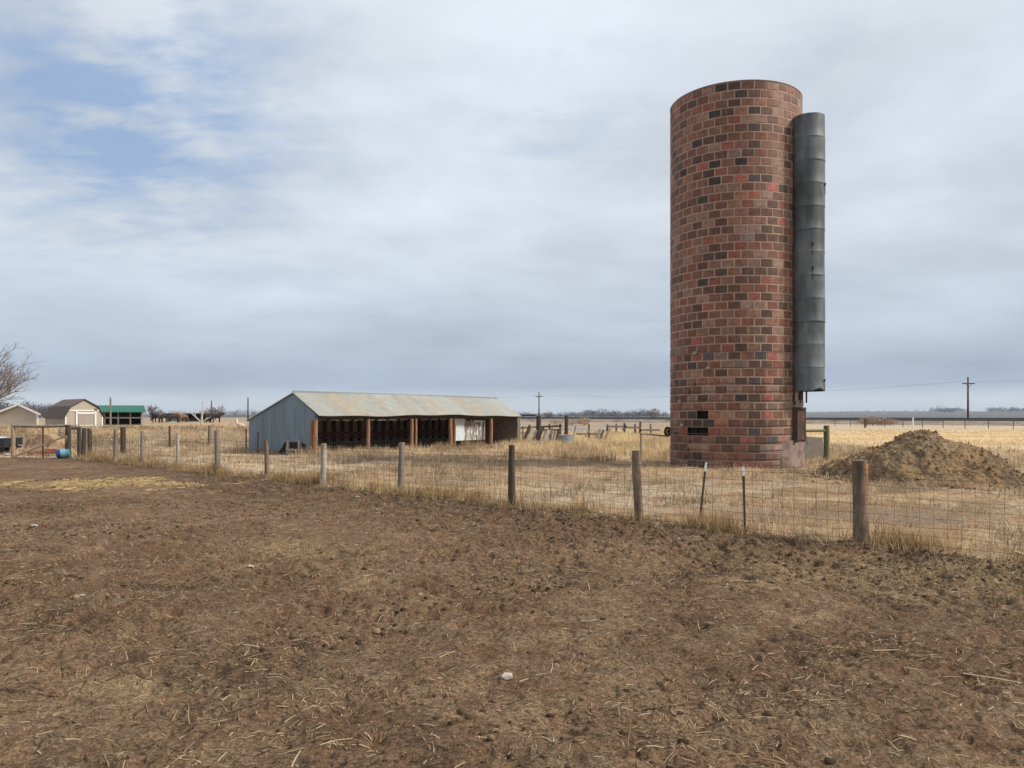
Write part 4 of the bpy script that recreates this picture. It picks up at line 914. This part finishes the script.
def trees():
    Y = 58; x = at(-31, 58); branch_tree('bare_tree', 'large leafless tree reaching into view at the left edge over the tan shed', (x, Y, gz(x, Y)), 11.6, 1.0, 15, 6, .26, (.05, 0), .22, nb=2, tw=.9)
    Y = 140; x = at(151, Y); branch_tree('bare_tree', 'small round leafless tree behind the green roofed shelter', (x, Y, gz(x, Y)), 6.6, 1.0, 22, 4, .16, (0, 0), .20, tmat='far_twig', tw=2.6)
    Y = 170; x = at(215, Y); branch_tree('bare_tree', 'small leafless tree beside the tall dark pole behind the black cattle', (x, Y, gz(x, Y)), 6.4, .9, 23, 4, .18, (0, 0), .22, tmat='far_twig', tw=3)
    Y = 310; x = at(548, Y); branch_tree('bare_tree', 'far leafless tree on the horizon just right of the cross armed pole', (x, Y, gz(x, Y)), 7.6, 1.0, 24, 4, .2, (0, 0), .2, tmat='far_twig', tw=5)
    Y = 300; x = at(654, Y); branch_tree('bare_tree', 'far leafless tree on the horizon close to the left side of the silo', (x, Y, gz(x, Y)), 10.5, .9, 25, 4, .25, (0, 0), .2, tmat='far_twig', tw=5)
    Y = 66; x = at(201.5, Y); z = gz(x, Y); t = thing('dead_tree', 'bleached forked dead tree in front of the low dark shelter', 'tree', (x, Y, z))
    mb = MB().tube([(x, Y, z - .2), (x + .02, Y, z + .5), (x + .05, Y, z + 1.2)], [.10, .085, .07], 8); build('trunk', mb, 'bark_pale', t)
    mb = MB()
    for a, b, r in (((0, 0, .35), (-1.0, 0, 1.25), .07), ((0, 0, .25), (.45, .1, .75), .06), ((.05, 0, 1.15), (.15, 0, 2.3), .05), ((-.5, 0, .8), (-.55, 0, 1.45), .04), ((.3, .05, .55), (.75, .1, .8), .04), ((.04, 0, .9), (.4, 0, 1.5), .04)):
        mb.tube([(x + a[0], Y + a[1], z + a[2]), (x + b[0], Y + b[1], z + b[2])], [r, r * .5], 6)
    build('branches', mb, 'bark_pale', t)
trees()
def far_wood(name, items, seed, col, size=1.0):
    """a distant belt of trees: small faces spread through many uneven crowns"""
    rng = np.random.default_rng(seed); Vs = []; Cs = []
    for (x, y, h, w, n) in items:
        z = gz(x, y); a = rng.normal(0, 1, (n, 3)); a /= np.linalg.norm(a, axis=1)[:, None]; rr = rng.random(n)[:, None] ** .4; p = a * rr * np.array([w / 2, w / 2, h * .46]); p = p + np.array([x, y, z + h * .54])
        s = rng.uniform(.25, .6, (n, 1, 1)) * size * h * .11; tri = rng.normal(0, 1, (n, 3, 3)) * s + p[:, None]; Vs.append(tri.reshape(-1, 3)); Cs.append(np.repeat(np.array(col) * rng.uniform(.7, 1.3, (n, 1)), 3, 0))
        tv = np.array([(x - .2, y, z - .5), (x + .2, y, z - .5), (x, y, z + h * .7)]); Vs.append(tv); Cs.append(np.tile(np.array(col), (3, 1)))
    V = np.concatenate(Vs); F = np.arange(len(V)).reshape(-1, 3); return fast_mesh(name, V, [F], np.concatenate(Cs), 'evergreen', 'stuff')
def woods():
    rng = random.Random(9); it = []
    def row(p0, p1, Y, h, n, step=1.0, nn=220):
        for i in range(n):
            px = p0 + (p1 - p0) * (i + rng.random() * .9) / n; y = Y * rng.uniform(.96, 1.04); x = at(px, y); hh = h * rng.uniform(.55, 1.15); it.append((x, y, hh, hh * rng.uniform(.9, 1.8), nn))
    row(930, 965, 2300, 13, 22); row(988, 1040, 2200, 15, 30); row(938, 955, 2200, 17, 8)
    far_wood('far_wood', it, 1, (.055, .060, .058)); it.clear()
    row(520, 668, 950, 6.5, 70); row(585, 650, 900, 9.0, 26); row(250, 520, 950, 6.5, 60); row(806, 930, 2500, 6, 20)
    far_wood('far_wood', it, 2, (.105, .098, .10)); it.clear()
    row(200, 250, 620, 6.0, 26); row(160, 200, 700, 5.5, 14); row(0, 62, 330, 5.5, 40, nn=420); row(-40, 30, 290, 6, 24, nn=420)
    far_wood('far_wood', it, 3, (.12, .11, .115), .62)
    # tumbleweeds and brush by the railway
    it.clear()
    for px, py, Y in ((873, 422, 150), (882, 422, 150), (878, 421, 152), (890, 422, 150), (866, 423, 150), (572, 423, 150), (584, 424, 150), (556, 424, 150)): it.append((at(px, Y), Y, rng.uniform(1.0, 1.7), rng.uniform(2.4, 3.6), 700))
    far_wood('dry_brush', it, 4, (.36, .26, .18), 1.1)
woods()

# ------------------------------------------------------------------ utility poles and wires
def upole(label, px, Y, top, r=.15, arms=True, group='utility poles along the railway', armw=2.3):
    x = at(px, Y); z = gz(x, Y); zt = zpx(top, Y); t = thing('utility_pole', label, 'utility pole', (x, Y, z), group)
    build('pole_shaft', MB().tube([(x, Y, z - 1), (x, Y, zt)], [r * 1.2, r * .8], 10), 'pole', t, smooth=True)
    if arms:
        mb = MB().bar((x - armw / 2, Y - .2, zt - 1.35), (x + armw / 2, Y - .2, zt - 1.35), .22, .16); ao = build('crossarm', mb, 'pole', t)
        for o in (-.45, .45): build('insulator', MB().lathe((x + o * armw, Y - .2, zt - 1.25), [(.05, 0), (.09, .04), (.09, .2), (.04, .32), (0, .33)], 8), 'white_sheet', ao)
        mb = MB(); mb.bar((x - .7, Y - .22, zt - 1.4), (x, Y - .22, zt - 2.1), .07, .05); mb.bar((x + .7, Y - .22, zt - 1.4), (x, Y - .22, zt - 2.1), .07, .05); build('arm_brace', mb, 'pole', ao)
    return (x, Y, zt)
P1 = upole('tall utility pole with crossarm standing right of the dirt mound', 968, 168, 377, .20, armw=2.6)
P2 = upole('far utility pole with crossarm standing just right of the cattle shed', 539, 250, 392, .19)
P3 = upole('plain dark pole rising at the left corner of the blue gable', 248, 175, 397.5, .16, False, 'distant plain poles')
P4 = upole('plain dark pole beside the small bare tree behind the black cattle', 211.5, 190, 400.5, .15, False, 'distant plain poles')
P5 = upole('pole with small crossarm showing above the middle of the cattle shed roof', 431, 330, 394.5, .2, True, 'utility poles along the railway')
def wires():
    for k, (o, lab) in enumerate(((-1.1, 'upper'), (1.1, 'lower'))):
        pass
    def span(a, b, sag, n=14): return [(a[0] + (b[0] - a[0]) * i / n, a[1] + (b[1] - a[1]) * i / n, a[2] + (b[2] - a[2]) * i / n - sag * 4 * (i / n) * (1 - i / n)) for i in range(n + 1)]
    mb = MB(); hi = (P1[0] - 1.15, P1[1], P1[2] - .95); lo = (P2[0] + 1.0, P2[1], P2[2] - .95); mb.tube(span(hi, lo, 1.6), .016, 3, False)
    hi = (P1[0] + 1.15, P1[1], P1[2] - .95); mb.tube(span(hi, (P1[0] + 62, P1[1] - 40, P1[2] + .3), .6), .016, 3, False)
    mb.tube(span((P2[0] - 1.0, P2[1], P2[2] - .95), (P5[0] + 1.0, P5[1], P5[2] - .95), .8), .016, 3, False)
    o = build('power_line', mb, 'charcoal', org=P1); tag(o, 'thin dark wire strung between the utility poles along the railway', 'power line')
wires()

# ------------------------------------------------------------------ small buildings at the left
def gambrel():
    Y0 = 62.5; fl = np.array([at(65, Y0), Y0]); dep = np.array([-.72, .69]); wid = np.array([.69, .72]); w, D = 2.8, 4.9; g = gz(*fl) - .02
    def p(a, b, z): q = fl + wid * a + dep * b; return (q[0], q[1], z)
    t = thing('garden_shed', 'beige barn shed with brown gambrel roof and white framed door', 'shed', (*fl, g))
    prof = [(0, g), (w, g), (w, 1.72), (w - .42, 2.47), (w / 2, 3.06), (.42, 2.47), (0, 1.72)]
    mb = MB().prism([p(a, 0, z) for a, z in prof], (dep[0] * D, dep[1] * D, 0)); build('wall', mb, 'beige', t)
    rp = [(-.14, 1.62), (.36, 2.52), (w / 2, 3.11), (w - .36, 2.52), (w + .14, 1.62)]; mb = MB(); vs = []; n = len(rp)
    for b in (-.12, D + .12):
        for a, z in rp: vs.append(p(a, b, z))
        for a, z in rp: vs.append(p(a + (.0), b, z + .06))
    fs = []
    for i in range(n - 1): fs += [(i, i + 1, 2 * n + i + 1, 2 * n + i), (n + i, 3 * n + i, 3 * n + i + 1, n + i + 1), (i, n + i, n + i + 1, i + 1), (2 * n + i, 2 * n + i + 1, 3 * n + i + 1, 3 * n + i)]
    fs += [(0, 2 * n, 3 * n, n), (n - 1, 2 * n - 1, 4 * n - 1, 3 * n - 1)]; mb.add(vs, fs); build('roof', mb, 'shingle', t)
    tr = MB(); nrm = -dep * .03
    def bar(a0, z0, a1, z1, wd): tr.bar(p(a0, -.02, z0), p(a1, -.02, z1), wd, .035, (0, 0, 1) if abs(z0 - z1) < .01 else (wid[0], wid[1], 0))
    bar(.05, g, .05, 1.72, .10); bar(w - .05, g, w - .05, 1.72, .10); bar(.3, 2.24, w - .3, 2.24, .09); build('white_trim', tr, 'white_paint', t)
    d = MB().prism([p(a, -.04, z) for a, z in ((.95, g + .1), (2.1, g + .1), (2.1, 1.98), (.95, 1.98))], (dep[0] * .03, dep[1] * .03, 0)); do = build('door', d, 'beige_dark', t)
    tr = MB()
    for a0, z0, a1, z1 in ((.83, g, .83, 2.2), (2.22, g, 2.22, 2.2), (.83, 2.03, 2.22, 2.03), (.95, g + .12, 2.1, g + .12)): tr.bar(p(a0, -.055, z0), p(a1, -.055, z1), .13, .03, (0, 0, 1) if z0 == z1 else (wid[0], wid[1], 0))
    build('door_frame', tr, 'white_paint', do)
    v = MB().box(p(w - .55, -.03, 2.3), (.2, .05, .18), math.atan2(wid[1], wid[0])); build('vent', v, 'shingle', t)
gambrel()
def tan_shed():
    Y0 = 52; x0, x1 = at(-4, Y0), at(38.5, Y0); xr = at(19.5, Y0); g = gz((x0 + x1) / 2, Y0) - .02; D = 4.2
    t = thing('tan_shed', 'low tan shed with white trimmed gable at the left edge', 'shed', ((x0 + x1) / 2, Y0, g)); ez, rz = 1.93, 2.50
    mb = MB().prism([(x0, Y0, g), (x1, Y0, g), (x1, Y0, ez), (xr, Y0, rz), (x0, Y0, ez)], (-2.7, D, 0)); build('wall', mb, 'beige', t)
    k = (rz - ez) / (x1 - xr)
    mb = MB()
    for xa, s in ((x0 - .15, -1), (x1 + .15, 1)):
        za = ez - .15 * k + .02; mb.prism([(xa, Y0 - .12, za), (xr, Y0 - .12, rz + .025), (xr, Y0 - .12, rz + .085), (xa, Y0 - .12, za + .06)], (-2.86, D + .25, 0))
    build('roof', mb, 'shingle', t)
    mb = MB()
    for xa in (x0 - .15, x1 + .15): mb.bar((xa, Y0 - .145, ez - .02), (xr, Y0 - .145, rz + .045), .12, .03, (0, 0, 1))
    mb.bar((x1 - .06, Y0 - .02, g), (x1 - .06, Y0 - .02, ez), .12, .035, (1, 0, 0)); mb.bar((x1 + .17, Y0 - .1, ez - .04), (x1 + .17 - 2.7, Y0 + D, ez - .04), .12, .03); build('white_trim', mb, 'white_paint', t)
tan_shed()
def green_shelter():
    Y0 = 78; x0, x1 = at(92, Y0), at(140.5, Y0); g = gz((x0 + x1) / 2, Y0)
    t = thing('green_shelter', 'open animal shelter with green metal roof and dark inside', 'shelter', ((x0 + x1) / 2, Y0, g)); t.rotation_euler.z = R(27)
    mb = MB().prism([(x0 - .2, Y0 - .5, 2.22), (x0 - .2, Y0 + 1.6, 2.86), (x0 - .2, Y0 + 3.6, 2.2), (x0 - .2, Y0 + 3.6, 2.14), (x0 - .2, Y0 + 1.6, 2.79), (x0 - .2, Y0 - .5, 2.15)], (x1 - x0 + .4, 0, 0)); build('roof', mb, 'green_roof', t)
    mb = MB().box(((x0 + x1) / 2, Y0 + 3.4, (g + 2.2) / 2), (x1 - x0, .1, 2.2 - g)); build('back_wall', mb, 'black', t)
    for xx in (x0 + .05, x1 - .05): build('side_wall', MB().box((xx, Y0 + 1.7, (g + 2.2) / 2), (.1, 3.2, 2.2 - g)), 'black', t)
    for px in (106, 118, 129, 139.5): build('post', MB().box((at(px, Y0), Y0 - .05, (g + 2.25) / 2), (.16 if px > 135 else .12, .12, 2.25 - g)), 'wood_pale' if px > 135 else 'wood_grey', t)
    build('rail', MB().box(((x0 + x1) / 2, Y0 - .12, g + .7), (x1 - x0, .05, .12)), 'wood_grey', t)
    Yp = 58; x = at(110.5, Yp); z = gz(x, Yp); o = build('thin_pole', MB().tube([(x, Yp, z - .3), (x, Yp, zpx(397.5, Yp))], [.08, .06], 8), 'wood_grey', org=(x, Yp, z)); tag(o, 'tall thin grey pole in front of the green roofed shelter', 'pole')
green_shelter()
def low_shelter():
    Y0 = 128; x0, x1 = at(169, Y0), at(210, Y0); g = gz((x0 + x1) / 2, Y0)
    t = thing('low_shelter', 'low dark flat roofed shelter with teal boards behind the cattle', 'shelter', ((x0 + x1) / 2, Y0, g)); t.rotation_euler.z = R(22)
    build('roof', MB().box(((x0 + x1) / 2 - .25, Y0 + 1.5, 2.08), (x1 - x0 + .9, 4.2, .14), 0, -.04), 'charcoal', t)
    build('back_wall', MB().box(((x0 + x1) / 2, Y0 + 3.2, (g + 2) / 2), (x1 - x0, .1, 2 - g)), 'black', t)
    build('teal_panel', MB().box((at(179, Y0), Y0, (g + 2) / 2), (2.2, .08, 1.96 - g)), 'teal', t)
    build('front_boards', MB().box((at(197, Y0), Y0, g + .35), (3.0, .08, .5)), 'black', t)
    for px in (170.5, 188, 200, 208.5): build('post', MB().box((at(px, Y0), Y0 - .1, (g + 2) / 2), (.16, .14, 2 - g)), 'wood_dark', t)
low_shelter()

# ------------------------------------------------------------------ animals
def skin_body(name, P, E, Rd, mat, parent, sub=2):
    me = bpy.data.meshes.new(name); me.from_pydata(P, E, []); o = bpy.data.objects.new(name, me); link(o, parent); ORG[o.name] = ORG[parent.name]
    o.modifiers.new('skin', 'SKIN'); sv = me.skin_vertices[0].data if me.skin_vertices else None
    if sv is None:
        bm = bmesh.new(); bm.from_mesh(me); bm.verts.layers.skin.verify(); bm.to_mesh(me); bm.free(); sv = me.skin_vertices[0].data
    for i, r in enumerate(Rd): sv[i].radius = (r, r) if isinstance(r, (int, float)) else r
    sv[0].use_root = True
    s = o.modifiers.new('sub', 'SUBSURF'); s.levels = sub; s.render_levels = sub
    dg = bpy.context.evaluated_depsgraph_get(); ev = o.evaluated_get(dg); m2 = bpy.data.meshes.new_from_object(ev); o.modifiers.clear(); o.data = m2; m2.name = name
    m2.materials.clear(); m2.materials.append(MAT[mat]); m2.polygons.foreach_set('use_smooth', [True] * len(m2.polygons)); return o
def cow(label, px, Y, az, mat, grazing=False, s=1.0):
    x = at(px, Y); z = gz(x, Y); t = thing('cow', label, 'cow', (x, Y, z), 'cattle standing behind the bank'); c, sn = math.cos(az), math.sin(az)
    def w(a, b, h): return (s * (a * c - b * sn), s * (a * sn + b * c), s * h)
    hd = (1.02, .78, .35) if grazing else (1.08, 1.28, 1.30)
    P = [w(-.62, 0, 1.06), w(-.2, 0, 1.0), w(.3, 0, 1.0), w(.62, 0, 1.08), w(.88, 0, 1.0 if grazing else 1.26), w(1.05, 0, .62 if grazing else 1.38), w(1.36, 0, .28 if grazing else 1.22)]; E = [(0, 1), (1, 2), (2, 3), (3, 4), (4, 5), (5, 6)]
    Rd = [(.24, .27), (.31, .34), (.31, .35), (.25, .30), .19, .14, .09]
    def leg(root, pts, rs):
        b = root
        for p, r in zip(pts, rs): P.append(p); Rd.append(r); E.append((b, len(P) - 1)); b = len(P) - 1
    for sd in (-1, 1):
        leg(3, [w(.58, .20 * sd, .72), w(.60, .20 * sd, .40), w(.57, .20 * sd, .04)], [.12, .075, .07]); leg(0, [w(-.58, .21 * sd, .80), w(-.74, .21 * sd, .46), w(-.68, .21 * sd, .04)], [.15, .08, .07])
        leg(5, [w(1.0, .20 * sd, .66 if grazing else 1.42)], [.05])
    P0 = [Vector(p) for p in P]; skin_body('body', P0, E, [tuple(q * s for q in r) if isinstance(r, tuple) else r * s for r in Rd], mat, t)
    base = ORG[t.name]; tl = MB().tube([base + Vector(w(-.84, 0, 1.16)), base + Vector(w(-.93, 0, .9)), base + Vector(w(-.93, 0, .5))], [.035, .025, .05], 6); build('tail', tl, mat, t)
cow('black cow seen side on beside the right post of the green roofed shelter', 157, 98, R(150), 'cow_black', s=.9)
cow('black cow seen end on against the pale grass left of the low shelter', 164.5, 100, R(75), 'cow_black', True, .9)
cow('dark brown cow grazing in front of the teal boards of the low shelter', 173.5, 100, R(35), 'cow_brown', True, .9)
cow('red brown cow standing in the middle of the low shelter front', 183, 100, R(250), 'cow_tan', s=.9)
cow('black cow facing the camera just right of the bleached dead tree', 208.5, 99, R(-110), 'cow_black', s=.9)
cow('black cow side on at the right end of the cattle group', 215, 101, R(25), 'cow_black', s=.9)
def alpaca():
    Y = 46.5; x = at(242.5, Y); z = gz(x, Y); t = thing('alpaca', 'cream white alpaca lying with raised neck left of the blue gable', 'alpaca', (x, Y, z))
    P = [(.30, 0, .24), (.0, 0, .26), (-.24, 0, .28), (-.33, -.02, .44), (-.34, -.03, .60), (-.44, -.06, .61)]; E = [(0, 1), (1, 2), (2, 3), (3, 4), (4, 5)]; Rd = [(.15, .17), (.20, .21), (.17, .2), .085, .075, .05]
    def leg(root, pts, rs):
        b = root
        for p, r in zip(pts, rs): P.append(p); Rd.append(r); E.append((b, len(P) - 1)); b = len(P) - 1
    for sd in (-1, 1): leg(0, [(.36, .16 * sd, .10), (.12, .19 * sd, .05)], [.09, .05]); leg(2, [(-.30, .14 * sd, .10), (-.12, .16 * sd, .05)], [.07, .045]); leg(4, [(-.32, .06 * sd - .03, .72)], [.022])
    skin_body('body', P, E, Rd, 'fleece', t)
alpaca()

# ------------------------------------------------------------------ things by the corner brace
def corner_things():
    Y = 34.2; a = Vector((at(57.2, Y), Y, .17)); b = Vector((at(68.5, Y), Y + .15, .24)); d = (b - a)
    t = thing('plastic_barrel', 'blue and turquoise plastic barrel lying below the fence brace', 'barrel', (a.x, Y, .0)) 
    build('end_cap', MB().tube([a - d * .04, a + d * .02, a + d * .30], [.15, .19, .19], 16), 'blue', t, smooth=True, sharp=40)
    build('barrel_body', MB().tube([a + d * .302, a + d * .62, a + d * .80], [.20, .21, .20], 16), 'cyan', t, smooth=True, sharp=40)
    build('rim_band', MB().tube([a + d * .802, a + d * 1.0], [.215, .20], 16), 'tealp', t, smooth=True, sharp=40)
    p = MB().tube([a + d * .55 + Vector((0, 0, .19)), a + d * .7 + Vector((0, 0, .27)), a + d * .85 + Vector((0, 0, .19))], .03, 8); build('handle', p, 'white_paint', t)
    t = thing('red_beam', 'faded red beam lying on the ground behind the fence brace', 'beam', (at(44, 36.2), 36.2, 0))
    build('beam_bar', MB().bar((at(28, 36.4), 36.4, .08), (at(57, 36.0), 36.0, .20), .16, .12), 'redp', t)
    build('beam_plate', MB().box((at(52, 36.0), 35.95, .24), (.5, .08, .16)), 'redp', t)
    Y = 36.6; x1 = at(4, Y); t = thing('utility_trailer', 'dark low trailer under a pale tarp at the left edge', 'trailer', (x1 - 1.4, Y, 0))
    build('trailer_bed', MB().box((x1 - 1.4, Y + .7, .57), (2.8, 1.4, .42)), 'charcoal', t)
    n = 16; mb = MB(); vs = []; fs = []
    for i in range(n + 1):
        for j in range(n + 1):
            u, v = i / n, j / n; vs.append((x1 - 2.85 + 2.5 * u, Y - .05 + 1.5 * v, .79 + .16 * math.sin(math.pi * u) * math.sin(math.pi * v) + .05 * float(vnoise(u * 6, v * 5, 2))))
    for i in range(n):
        for j in range(n): q = i * (n + 1) + j; fs.append((q, q + 1, q + n + 2, q + n + 1))
    mb.add(vs, fs); build('tarp', mb, 'tarp', t, smooth=True)
    for oy in (-.06, 1.46):
        mb = MB().tube([(x1 - .95, Y + oy - .1, .26), (x1 - .95, Y + oy + .1, .26)], .26, 20); wo = build('wheel', mb, 'rubber', t, smooth=True, sharp=40)
        build('rim', MB().tube([(x1 - .95, Y + oy - .11, .26), (x1 - .95, Y + oy + .11, .26)], .13, 14), 'tarp', wo)
    build('drawbar', MB().bar((x1 - .1, Y + .7, .42), (x1 + .35, Y + .7, .38), .08, .08), 'charcoal', t)
corner_things()
scrap('stone', 'white rounded stone on the ground beside the trailer', 'stone', 7, 456, .3, 'paper', 15, .55)

# ------------------------------------------------------------------ collapsed pen, stock tank, right of the shed
def pen():
    t = thing('broken_pen', 'collapsed wooden stock pen with leaning weathered boards right of the shed', 'pen', (at(545, 52), 52, 0)); rnd = random.Random(6)
    for px, Y, top, r, m in ((538.3, 51, 416, .17, 'wood_dark'), (566, 52, 415.5, .13, 'wood_dark'), (523, 53, 426, .06, 'wood_grey'), (530, 53, 424.5, .07, 'wood_brown'), (550, 54, 424, .06, 'wood_dark'), (560, 54, 424, .08, 'wood_dark'), (589, 55, 424, .06, 'wood_dark')):
        x = at(px, Y); build('post', MB().tube([(x, Y, -.3), (x + rnd.uniform(-.05, .05), Y, zpx(top, Y))], [r, r * .92], 10), m, t, smooth=True, sharp=50)
    for p0, y0, p1, y1, Y, m, w in ((522, 441, 530, 426, 50, 'wood_dark', .2), (526, 441, 533, 428, 50.2, 'wood_pale', .18), (531, 441, 537, 430, 50.4, 'wood_grey', .2), (536, 440, 543, 427, 50.3, 'wood_dark', .22), (541, 440, 546, 431, 50, 'wood_pale', .16), (545, 440, 549, 430, 50.1, 'wood_pale', .16),
                                    (549, 440, 552, 428, 50.3, 'wood_brown', .2), (552, 440, 555, 431, 50, 'wood_pale', .15), (556, 440, 559, 429, 50.2, 'wood_dark', .2), (583, 437, 589, 430, 54, 'wood_grey', .12), (596, 437, 600, 429, 54.4, 'wood_grey', .15), (599, 437, 604, 430, 54.6, 'wood_dark', .13), (603, 437, 610, 429, 54.8, 'wood_grey', .15), (572, 437, 576, 426, 54, 'wood_grey', .10)):
        a = (at(p0, Y), Y - .25, zpx(y0, Y) - .25); b = (at(p1, Y), Y + .15, zpx(y1, Y)); m = 'wood_grey' if m == 'wood_pale' and rnd.random() < .6 else m; build('leaning_board', MB().bar(a, b, w, .05, (1, 0, 0)), m, t)
    for p0, y0, p1, y1, Y, m in ((520, 428, 537, 427, 53, 'wood_grey'), (537, 427, 562, 426, 53.2, 'wood_dark'), (538, 430, 562, 430, 53.3, 'wood_grey'), (576, 434, 602, 434, 55, 'wood_grey'), (519, 415.3, 535.5, 415.3, 51, 'wood_dark'), (521, 433, 536, 432, 53, 'wood_pale')):
        build('rail', MB().bar((at(p0, Y), Y, zpx(y0, Y)), (at(p1, Y), Y, zpx(y1, Y)), .12, .06), m, t)
    x = at(519.5, 51); build('post', MB().tube([(x, 51, -.3), (x, 51, 1.86)], .06, 8), 'wood_grey', t)
    Y = 49.0; x = at(566, Y); t = thing('stock_tank', 'blue grey metal stock tank among the broken boards of the pen', 'stock tank', (x, Y, 0))
    mb = MB().lathe((x, Y, 0), [(.02, .12), (.44, .12), (.45, .0), (.46, .30), (.47, .62), (.49, .64), (.47, .66), (.44, .62), (.43, .14)], 28); build('tank_wall', mb, 'tank', t, smooth=True, sharp=40)
    for z in (.2, .42): build('tank_rib', MB().ring((x, Y, 0), .462, z, .03, .015, 28), 'tank', t)
    t = thing('corral_fence', 'low broken rail fence in yellow grass left of the silo', 'fence', (at(630, 74), 74, 0))
    for px, top, m in ((607, 424.5, 'wood_dark'), (616, 423.5, 'wood_grey'), (624.5, 423, 'wood_dark'), (635, 424, 'wood_green'), (640, 421.5, 'wood_dark'), (651, 424, 'wood_grey')):
        x = at(px, 74); build('post', MB().tube([(x, 74, -.3), (x + rnd.uniform(-.08, .08), 74, zpx(top, 74))], [.11, .09], 8), m, t)
    for p0, y0, p1, y1 in ((606, 426.5, 626, 426.5), (625, 427.5, 641, 427.5), (641, 430, 660, 430), (622, 430, 626, 425)): build('rail', MB().bar((at(p0, 74), 73.85, zpx(y0, 74)), (at(p1, 74), 73.85, zpx(y1, 74)), .17, .08), 'wood_grey', t)
pen()
def by_silo():
    # rail and rusty wheel at the left foot of the silo
    Y = 28.4; a = (at(645, 27.5), 27.5, .95); o = None
    t = thing('loose_rail', 'thin grey rail on a short stake reaching to the left foot of the silo', 'rail', (at(645, 27.0), 27.0, 0))
    build('rail_bar', MB().tube([(at(640.5, 27.0), 27.0, zpx(433.6, 27.0)), (at(668.5, 28.9), 28.9, zpx(436.3, 28.9))], [.03, .025], 8), 'wood_grey', t)
    build('stake', MB().tube([(at(641, 27.05), 27.05, -.3), (at(641, 27.05), 27.05, zpx(433, 27.05))], [.035, .03], 8), 'wood_grey', t)
    x = SX - 2.42; t = thing('iron_wheel', 'rusty iron wheel hung on the left side of the silo', 'wheel', (x, 29.7, .95))
    n = 20; c = Vector((x + .10, 29.6, 1.22)); ring = [c + Vector((.11 * math.cos(6.2832 * k / n), .07 * math.cos(6.2832 * k / n), .15 * math.sin(6.2832 * k / n))) for k in range(n + 1)]
    build('wheel_rim', MB().tube(ring, .045, 8, False), 'rust', t); mb = MB()
    for k in range(3): mb.tube([ring[k * 3], ring[k * 3 + 10]], .02, 6)
    build('spoke', mb, 'rust', t); build('axle', MB().tube([c, c + Vector((.30, .05, 0))], .04, 8), 'rust', t)
    # green post, rail and concrete trough behind the silo
    Y = 31.5; xp = at(826.5, Y); t = thing('green_rail_fence', 'green weathered post and rail joining the right side of the silo', 'fence', (xp, Y, 0))
    build('post', MB().tube([(xp, Y, -.3), (xp, Y, zpx(425.5, Y))], [.12, .11], 12), 'wood_green', t, smooth=True, sharp=50)
    build('rail', MB().tube([(xp, Y, zpx(430.5, Y)), (SX + SR * .93, Y - 1.2, zpx(430.7, Y))], .055, 8), 'wood_green', t)
    build('wire_stay', MB().tube([(at(805.5, 30.6), 30.6, 1.25), (at(807.5, 30.6), 30.6, .7)], .012, 6), 'wire', t)
    Y = 32.2; x0, x1 = at(804, Y), at(823, Y); t = thing('concrete_trough', 'grey concrete trough between silo and green post', 'trough', ((x0 + x1) / 2, Y, 0)); z1 = zpx(437.5, Y)
    mb = MB(); cx = (x0 + x1) / 2; w = x1 - x0; D = 1.6; cy = Y + D / 2
    vs = []
    for (sx, sy, z) in ((w / 2, D / 2, -.1), (w / 2, D / 2, z1), (w / 2 - .09, D / 2 - .09, z1), (w / 2 - .12, D / 2 - .12, .3)):
        vs += [(cx - sx, cy - sy, z), (cx + sx, cy - sy, z), (cx + sx, cy + sy, z), (cx - sx, cy + sy, z)]
    fs = [(k * 4 + j, k * 4 + (j + 1) % 4, k * 4 + 4 + (j + 1) % 4, k * 4 + 4 + j) for k in range(3) for j in range(4)] + [(12, 13, 14, 15)]
    mb.add(vs, fs); build('trough_basin', mb, 'concrete', t)
by_silo()
def rail_fence_posts():
    for px, py, top, Y, r, m, lab in ((865, 0, 417.8, 120, .12, 'wood_dark', 'short black post beside brush before the railway'), (913, 0, 417.2, 120, .10, 'white_paint', 'white marker post before the railway above the mound')):
        x = at(px, Y); z = gz(x, Y); o = build('marker_post', MB().tube([(x, Y, z - .3), (x, Y, zpx(top, Y))], [r * 1.1, r], 8), m, org=(x, Y, z)); tag(o, lab, 'post')
    t = thing('railway_fence', 'far line of small posts and wires along the railway foot', 'fence', (at(950, 118), 118, 0)); p0 = np.array([at(835, 140), 140.]); p1 = np.array([at(1040, 104), 104.])
    n = 11
    for k in range(n):
        p = p0 + (p1 - p0) * k / (n - 1); z = gz(*p); build('post', MB().tube([(*p, z - .2), (*p, z + 1.15)], [.05, .045], 6), 'wood_dark', t)
    mb = MB()
    for h in (.5, .85, 1.1): mb.tube([(*p0, h), (*p1, h)], .006, 3, False)
    build('fence_wire', mb, 'wire', t)
rail_fence_posts()

# ------------------------------------------------------------------ thin haze that greys the far hills
def haze():
    m = bpy.data.materials.new('haze_air'); m.use_nodes = True; nt = m.node_tree; nt.nodes.clear()
    out = nt.nodes.new('ShaderNodeOutputMaterial'); v = nt.nodes.new('ShaderNodeVolumePrincipled'); v.inputs['Density'].default_value = HAZE; v.inputs['Color'].default_value = (.74, .84, .98, 1)
    nt.links.new(v.outputs[0], out.inputs['Volume']); MAT['haze'] = m
    o = build('haze', MB().box((0, 0, 21), (19000, 19000, 48)), 'haze'); o['kind'] = 'stuff'
HAZE = 0.00013
haze()
